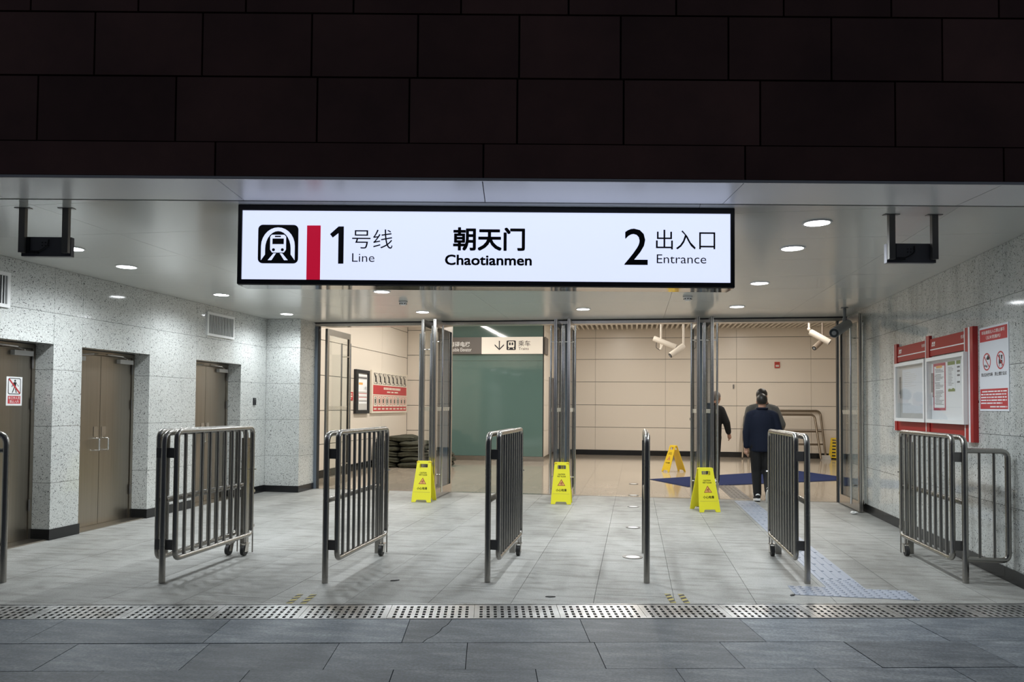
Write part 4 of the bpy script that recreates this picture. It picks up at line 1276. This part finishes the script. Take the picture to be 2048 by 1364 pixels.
# sandbags
def sandbag(loc, rz, sx, sy, sz, seed):
    rr = random.Random(seed)
    mb = MB(); mb.ell((0, 0, 0), sx, sy, sz, 20, 10, .62)
    ph = [rr.uniform(0, 6) for _ in range(4)]
    vs = []
    for x, y, z in mb.v:
        sag = .16 * sz * math.sin(3.2 * x / sx + ph[0]) + .1 * sz * math.sin(4 * y / sy + ph[1])
        k = 1 + .05 * math.sin(6 * z / sz + ph[2])
        pin = 1 - .22 * abs(x / sx) ** 3
        vs.append((x * k, y * k * pin, z * pin + sag - .25 * sz * (x / sx) ** 2))
    mb.v = vs
    return obj('sandbag', mb, M['bag'], None, True, loc, rz)
SBL = 'dark olive sandbag in the stacked pile at the left hall wall'
SBG = 'sandbags piled at the left hall wall'
seed = 0
for lv, xs in {0: (-5.72, -5.10, -4.50), 1: (-5.66, -5.05, -4.47), 2: (-5.72, -5.11, -4.52), 3: (-5.67, -5.06), 4: (-5.70, -5.12), 5: (-5.42,)}.items():
    for row, y in ((0, 16.78), (1, 17.31)):
        for x in xs:
            seed += 1
            tag(sandbag((x + R.uniform(-.02, .02), y + lv * .03 + R.uniform(-.015, .015), .066 + lv * .118), R.uniform(-.05, .05), .305, .262, .067, seed), SBL, 'sandbag', SBG)

# ================================================================== FLOOR DETAILS
# tactile strip
ts = struct('tactile_path', 'raised tactile guide strip leading through the right door bay', 'tactile paving')
def dome_tile(nm, m_):
    mb = MB(); mb.box(-.1475, .1475, -.1475, .1475, 0, .003)
    for i in range(5):
        for j in range(5):
            mb.tube([(-.12 + .06 * i, -.12 + .06 * j, .003), (-.12 + .06 * i, -.12 + .06 * j, .008)], [.017, .012], 8)
    return mesh_of(nm, mb, m_)
def bar_tile(nm, m_):
    mb = MB(); mb.box(-.1475, .1475, -.1475, .1475, 0, .003)
    for i in range(4):
        x = -.105 + .07 * i
        mb.prism([(x - .015, .003), (x + .015, .003), (x + .010, .008), (x - .010, .008)], lambda u, v, w: (u, w, v), -.13, .13)
    return mesh_of(nm, mb, m_)
dm = dome_tile('tactile_tile', M['tac_out']); bo = bar_tile('tactile_tile', M['tac_out']); bi = bar_tile('tactile_tile', M['tac_in'])
for x in (1.36, 1.655, 1.95): place('tactile_tile', dm, ts, (x, 6.185, .0006))
place('tactile_tile', dm, ts, (1.655, 6.48, .0006))
y = 6.775
while y < 11.95:
    place('tactile_tile', bo, ts, (1.655, y, .0006)); y += .295
y = 12.36
while y < 14.2:
    place('tactile_tile', bi, ts, (1.655, y, .0006)); y += .295
# floor caps
dname = ['nearest the single edge-on post', 'second from the street', 'third from the street', 'fourth, just inside the doors', 'fifth, farthest inside the hall']
for k, y in enumerate((7.26, 9.04, 10.92, 12.33, 14.16)):
    r_ = .095 if k == 0 else .085
    t = thing('floor_disc', 'round steel floor disc, ' + dname[k], 'floor cap', (-.015, y, .001), 0, 'round steel floor caps')
    mb = MB(); mb.plate(circ(0, 0, r_, 22), [circ(0, 0, r_ * .72, 22)], XYZ, -.001, .004); obj('ring', mb, M['post_grey'], t)
    mb = MB(); mb.prism(circ(0, 0, r_ * .70, 22), XYZ, -.001, .003); obj('cover', mb, M['ring'], t)
# tape marks
def tape(label, loc, rz):
    t = thing('floor_tape', label, 'tape', loc, rz, 'hazard tape marks')
    for o_ in (-.055, .045):
        mb = MB(); mb.box(o_ - .022, o_ + .022, -.13, .13, .0005, .0016); s_ = obj('yellow_strip', mb, M['tape'], t)
        flat([[(o_ - .022, a), (o_ + .022, a + .03), (o_ + .022, a + .075), (o_ - .022, a + .045)] for a in (-.12, -.03, .05)], XYZ, .0017, .0019, M['ink'], s_, 'black_stripe')
tape('yellow and black hazard tape on the floor left of centre', (-2.40, 5.22, 0), .12)
tape('yellow and black hazard tape on the floor right of centre', (.32, 5.76, 0), .12)
# tissue scrap
mb = MB(); mb.ell((0, 0, .02), .045, .03, .022, 9, 6)
mb.v = [(x + R.uniform(-.008, .008), y + R.uniform(-.008, .008), max(.001, z + R.uniform(-.006, .006))) for x, y, z in mb.v]
tag(obj('tissue', mb, M['tiss'], loc=(2.93, 10.80, 0)), 'crumpled white tissue on the floor by the right door leaf', 'litter')
for k, (x, y, lb) in enumerate(((-.62, 5.62, 'dark dry leaf scrap on the tiles near the drain centre'), (-1.92, 5.9, 'dark leaf crumb on the tiles left of centre'), (1.19, 6.02, 'dark leaf crumb beside the fifth barrier'))):
    mb = MB(); mb.prism([(-.035, -.008), (.0, -.014), (.04, .004), (.012, .013), (-.02, .010)], XYZ, .001, .006)
    tag(obj('leaf_scrap', mb, M['ink'], loc=(x, y, 0), rz=.4 * k), lb, 'litter')

# ================================================================== PEOPLE
def remesh(name, mb, vox, m_, parent, sm=6, cut=None):
    me = bpy.data.meshes.new(name); me.from_pydata(mb.v, [], mb.f); me.update()
    bm = bmesh.new(); bm.from_mesh(me); bmesh.ops.recalc_face_normals(bm, faces=bm.faces); bm.to_mesh(me); bm.free()
    ob = bpy.data.objects.new(name, me); COL.objects.link(ob)
    a = ob.modifiers.new('r', 'REMESH'); a.mode = 'VOXEL'; a.voxel_size = vox
    b = ob.modifiers.new('s', 'SMOOTH'); b.iterations = sm; b.factor = .5
    dg = bpy.context.evaluated_depsgraph_get()
    m2 = bpy.data.meshes.new_from_object(ob.evaluated_get(dg))
    bpy.data.objects.remove(ob)
    m2.materials.clear(); m2.materials.append(m_)
    m2.polygons.foreach_set('use_smooth', [True] * len(m2.polygons))
    m2.name = name
    return place(name, m2, parent)

def limb(mb, pts, rs, n=12, flat=1.):
    """tapered chain with rounded ends, resampled smoothly"""
    P = [Vector(p) for p in pts]
    out, rr = [], []
    for i in range(len(P) - 1):
        for k in range(6):
            t = k / 6; out.append(P[i].lerp(P[i + 1], t)); rr.append(rs[i] * (1 - t) + rs[i + 1] * t)
    out.append(P[-1]); rr.append(rs[-1])
    mb.tube(out, rr, n, flat=flat)
    mb.ell(P[0], rs[0], rs[0], rs[0], 10, 7); mb.ell(P[-1], rs[-1], rs[-1], rs[-1], 10, 7)

def hand(mb, wrist, down, fwd, side, s=1.):
    """palm hanging along `down`, fingers curling to `side`"""
    w = Vector(wrist); d = Vector(down).normalized(); f = Vector(fwd).normalized(); c_ = Vector(side).normalized()
    pc_ = w + d * .05
    limb(mb, [w, w + d * .035 , w + d * .085], [.026, .034, .036], 10, .62)
    for k, (o_, L) in enumerate(((.030, .066), (.010, .076), (-.010, .070), (-.029, .054))):
        a = w + d * .085 + f * o_
        b = a + d * L * .5 + c_ * .006
        e = b + d * L * .42 + c_ * .022
        limb(mb, [a, b, e], [.0098, .0090, .0080], 8)
    a = w + d * .03 + f * .03
    limb(mb, [a, a + d * .035 + f * .028 + c_ * .008, a + d * .075 + f * .030 + c_ * .02], [.013, .0115, .009], 8)

def person(label, loc, rz, H, j, cloth, hairm, detail=True):
    k = H / 1.7
    t = thing('person', label, 'person', loc, rz)
    V = lambda p: Vector(p) * k
    hc_ = V(j['head'])
    body = MB()
    # skull, jaw, nose, ears, neck
    hy = j.get('turn', 0.)
    rot = Matrix.Rotation(hy, 3, 'Z')
    def hp(x, y, z): return hc_ + rot @ (Vector((x, y, z)) * k)
    def hell(x, y, z, a, b, c_):
        n0 = len(body.v); body.ell((0, 0, 0), a * k, b * k, c_ * k, 16, 12)
        for i in range(n0, len(body.v)): body.v[i] = tuple(hp(x, y, z) + rot @ Vector(body.v[i]))
    hell(0, -.012, .022, .077, .095, .095)
    hell(0, .022, -.045, .058, .068, .068)
    hell(0, .085, -.018, .014, .022, .026)
    hell(0, .072, -.062, .026, .018, .012)
    hell(0, .066, .012, .05, .02, .014)
    for s in (-1, 1): hell(s * .076, -.012, -.012, .013, .022, .034)
    sh, hips = j['sh'], j['hip']
    limb(body, [V((0, -.01, 1.38)), hc_ + Vector((0, -.012, -.05)) * k], [.062 * k, .056 * k], 12)
    body.loft([tuple(V((0, 0, z))) + (rx * k, ry * k) for z, rx, ry in ((.86, .14, .10), (1.0, .14, .095), (1.15, .15, .10), (1.30, .17, .10), (1.40, .12, .075), (1.43, .06, .06))], 16)
    jac = MB(); tr = MB()
    jac.loft([tuple(V((cx, cy, z))) + (rx * k, ry * k) for cx, cy, z, rx, ry in ((0, 0, j['hem'], .185, .135), (0, 0, .92, .190, .14), (0, 0, 1.08, .195, .14), (0, -.005, 1.22, .205, .142), (0, -.008, 1.32, .20, .13), (0, -.01, 1.385, .15, .10), (0, -.008, 1.43, .085, .075), (0, -.006, 1.455, .075, .07))], 20)
    for s, nm in ((-1, 'l'), (1, 'r')):
        S_, E_, W_ = V(j['sh_' + nm]), V(j['el_' + nm]), V(j['wr_' + nm])
        limb(body, [S_, E_, W_], [.05 * k, .038 * k, .026 * k])
        dn = (W_ - E_).normalized()
        hand(body, W_, dn * .9 + Vector((0, 0, -.1)), (0, 1, .0), (-s, .15, 0), k)
        limb(jac, [Vector((S_.x * .35, S_.y, S_.z + .045 * k)), S_, E_, W_ - dn * .02], [.062 * k, .080 * k, .064 * k, .050 * k], 14)
        Hp, K_, A_, T_ = V(j['hp_' + nm]), V(j['kn_' + nm]), V(j['an_' + nm]), V(j['to_' + nm])
        limb(body, [Hp, K_, A_], [.075 * k, .05 * k, .034 * k])
        limb(tr, [Hp + Vector((0, 0, .04)), Hp, K_, A_ + Vector((0, 0, .02))], [.10 * k, .108 * k, .078 * k, .062 * k], 14)
        # shoe
        fw = (T_ - A_); fw2 = Vector((fw.x, fw.y, fw.z))
        fwd_ = fw2.normalized()
        up = Vector((1, 0, 0)).cross(fwd_).normalized()
        heel = A_ - fwd_ * .055 * k - up * .03 * k
        mbs = MB()
        n0 = 0
        limb(mbs, [heel + up * .012, A_ - up * .01 + fwd_ * .03, A_ + fwd_ * .11 * k - up * .03 * k, A_ + fwd_ * .18 * k - up * .04 * k], [.043 * k, .05 * k, .046 * k, .034 * k], 12)
        sh_ = remesh('shoe', mbs, .012, M['blackcloth'], t, 3)
        mbs = MB()
        base = A_ - up * .075 * k
        c0 = [base + fwd_ * x * k + Vector((1, 0, 0)) * y * k for x, y in ((-.085, -.03), (-.02, -.042), (.08, -.046), (.16, -.04), (.205, -.015), (.205, .015), (.16, .04), (.08, .046), (-.02, .042), (-.085, .03))]
        n_ = len(c0)
        mbs.add([tuple(q) for q in c0] + [tuple(q + up * .036 * k) for q in c0], [tuple(range(n_ - 1, -1, -1)), tuple(range(n_, 2 * n_))] + [(i, (i + 1) % n_, n_ + (i + 1) % n_, n_ + i) for i in range(n_)])
        obj('sole', mbs, M['white'], sh_)
        mbs = MB(); mbs.ell(tuple(heel + up * .03 * k), .036 * k, .028 * k, .035 * k, 10, 7); obj('heel_patch', mbs, M['white'], sh_, True)
        mbs = MB(); mbs.ell(tuple(A_ + fwd_ * .08 * k - up * .012 * k), .042 * k, .05 * k, .02 * k, 10, 7); obj('lace_panel', mbs, M['white'], sh_, True)
    tr.loft([tuple(V((0, 0, z))) + (rx * k, ry * k) for z, rx, ry in ((.78, .10, .10), (.84, .165, .12), (.93, .165, .12), (1.0, .16, .115))], 16)
    remesh('body', body, .0065, M['skin'], t, 4)
    remesh('jacket', jac, .012, cloth[0], t, 6)
    remesh('trousers', tr, .013, cloth[1], t, 6)
    # collar
    mb = MB(); mb.tube([V((.078 * math.cos(a), -.012 + .075 * math.sin(a), 1.455)) for a in [2 * PI * i / 16 for i in range(16)]], .016 * k, 8, True); obj('collar', mb, cloth[2] if len(cloth) > 2 else cloth[0], t, True)
    if len(cloth) > 3:
        mb = MB(); mb.loft([tuple(V((0, -.004, z))) + (rx * k, ry * k) for z, rx, ry in ((j['hem'] - .006, .188, .138), (j['hem'] + .05, .19, .14))], 20); obj('hem_band', mb, cloth[3], t, True)
    # hair: shell over skull, open at the face
    hb_ = MB(); hb_.ell((0, 0, 0), .083 * k, .100 * k, .098 * k, 22, 16)
    keep = []
    vs = [Vector(v) for v in hb_.v]
    faces = []
    for f in hb_.f:
        c_ = sum((vs[i] for i in f), Vector()) / len(f) / k
        if (c_.y < .052 or c_.z > .05) and c_.z > -.075 + max(0, c_.y + .04) * 1.05: faces.append(f)
    h2 = MB(); h2.v = [tuple(hp(0, -.014, .026) + rot @ v) for v in vs]; h2.f = [tuple(f) for f in faces]; h2.mi = [0] * len(faces)
    ho = obj('hair', h2, hairm, t, True)
    # eyes
    for s in (-1, 1):
        mb = MB(); mb.ell(tuple(hp(s * .031, .076, .0)), .011 * k, .008 * k, .007 * k, 8, 6); obj('eye', mb, M['ink'], t, True)
    return t

walk1 = dict(head=(0, .0, 1.565), hem=.775, sh=0, hip=0, turn=-.12,
             sh_l=(-.172, -.005, 1.345), el_l=(-.235, -.02, 1.08), wr_l=(-.235, .0, .845), sh_r=(.172, -.005, 1.345), el_r=(.25, -.02, 1.09), wr_r=(.24, .10, .87),
             hp_l=(-.085, 0, .87), kn_l=(-.085, .03, .47), an_l=(-.075, -.03, .085), to_l=(-.085, .15, .06),
             hp_r=(.085, 0, .87), kn_r=(.085, .02, .48), an_r=(.07, -.22, .17), to_r=(.075, -.11, .03))
person('man in a navy jacket and black trousers walking into the hall, back turned', (1.93, 12.0, 0), -.05, 1.66, walk1, (M['navy'], M['blackcloth'], M['navy']), M['hair'])
walk2 = dict(head=(0, .0, 1.565), hem=.80, sh=0, hip=0, turn=-.55,
             sh_l=(-.178, -.005, 1.35), el_l=(-.235, .0, 1.10), wr_l=(-.20, .14, .92), sh_r=(.178, -.005, 1.35), el_r=(.285, -.05, 1.12), wr_r=(.27, .14, 1.0),
             hp_l=(-.085, 0, .87), kn_l=(-.085, .06, .47), an_l=(-.08, .04, .085), to_l=(-.085, .2, .06),
             hp_r=(.085, 0, .87), kn_r=(.085, .0, .47), an_r=(.08, -.12, .09), to_r=(.085, .05, .05))
person('person in a grey jacket walking just ahead of the navy-jacketed man, mostly hidden', (2.055, 12.75, 0), -.05, 1.76, walk2, (M['greycloth'], M['blackcloth'], M['blackcloth']), M['hair'])
walk3 = dict(head=(.10, .03, 1.56), hem=.80, sh=0, hip=0, turn=-.5,
             sh_l=(-.172, -.005, 1.345), el_l=(-.30, .05, 1.17), wr_l=(-.22, .19, 1.10), sh_r=(.172, -.005, 1.345), el_r=(.27, -.05, 1.12), wr_r=(.315, .02, .94),
             hp_l=(-.085, 0, .87), kn_l=(-.085, .08, .47), an_l=(-.08, .10, .085), to_l=(-.085, .26, .06),
             hp_r=(.085, 0, .87), kn_r=(.085, -.02, .47), an_r=(.08, -.16, .10), to_r=(.085, .0, .05))
person('person in dark clothes walking inside the hall, half hidden by a door post', (1.36, 14.05, .009), 0., 1.74, walk3, (M['blackcloth'], M['blackcloth']), M['greyhair'])
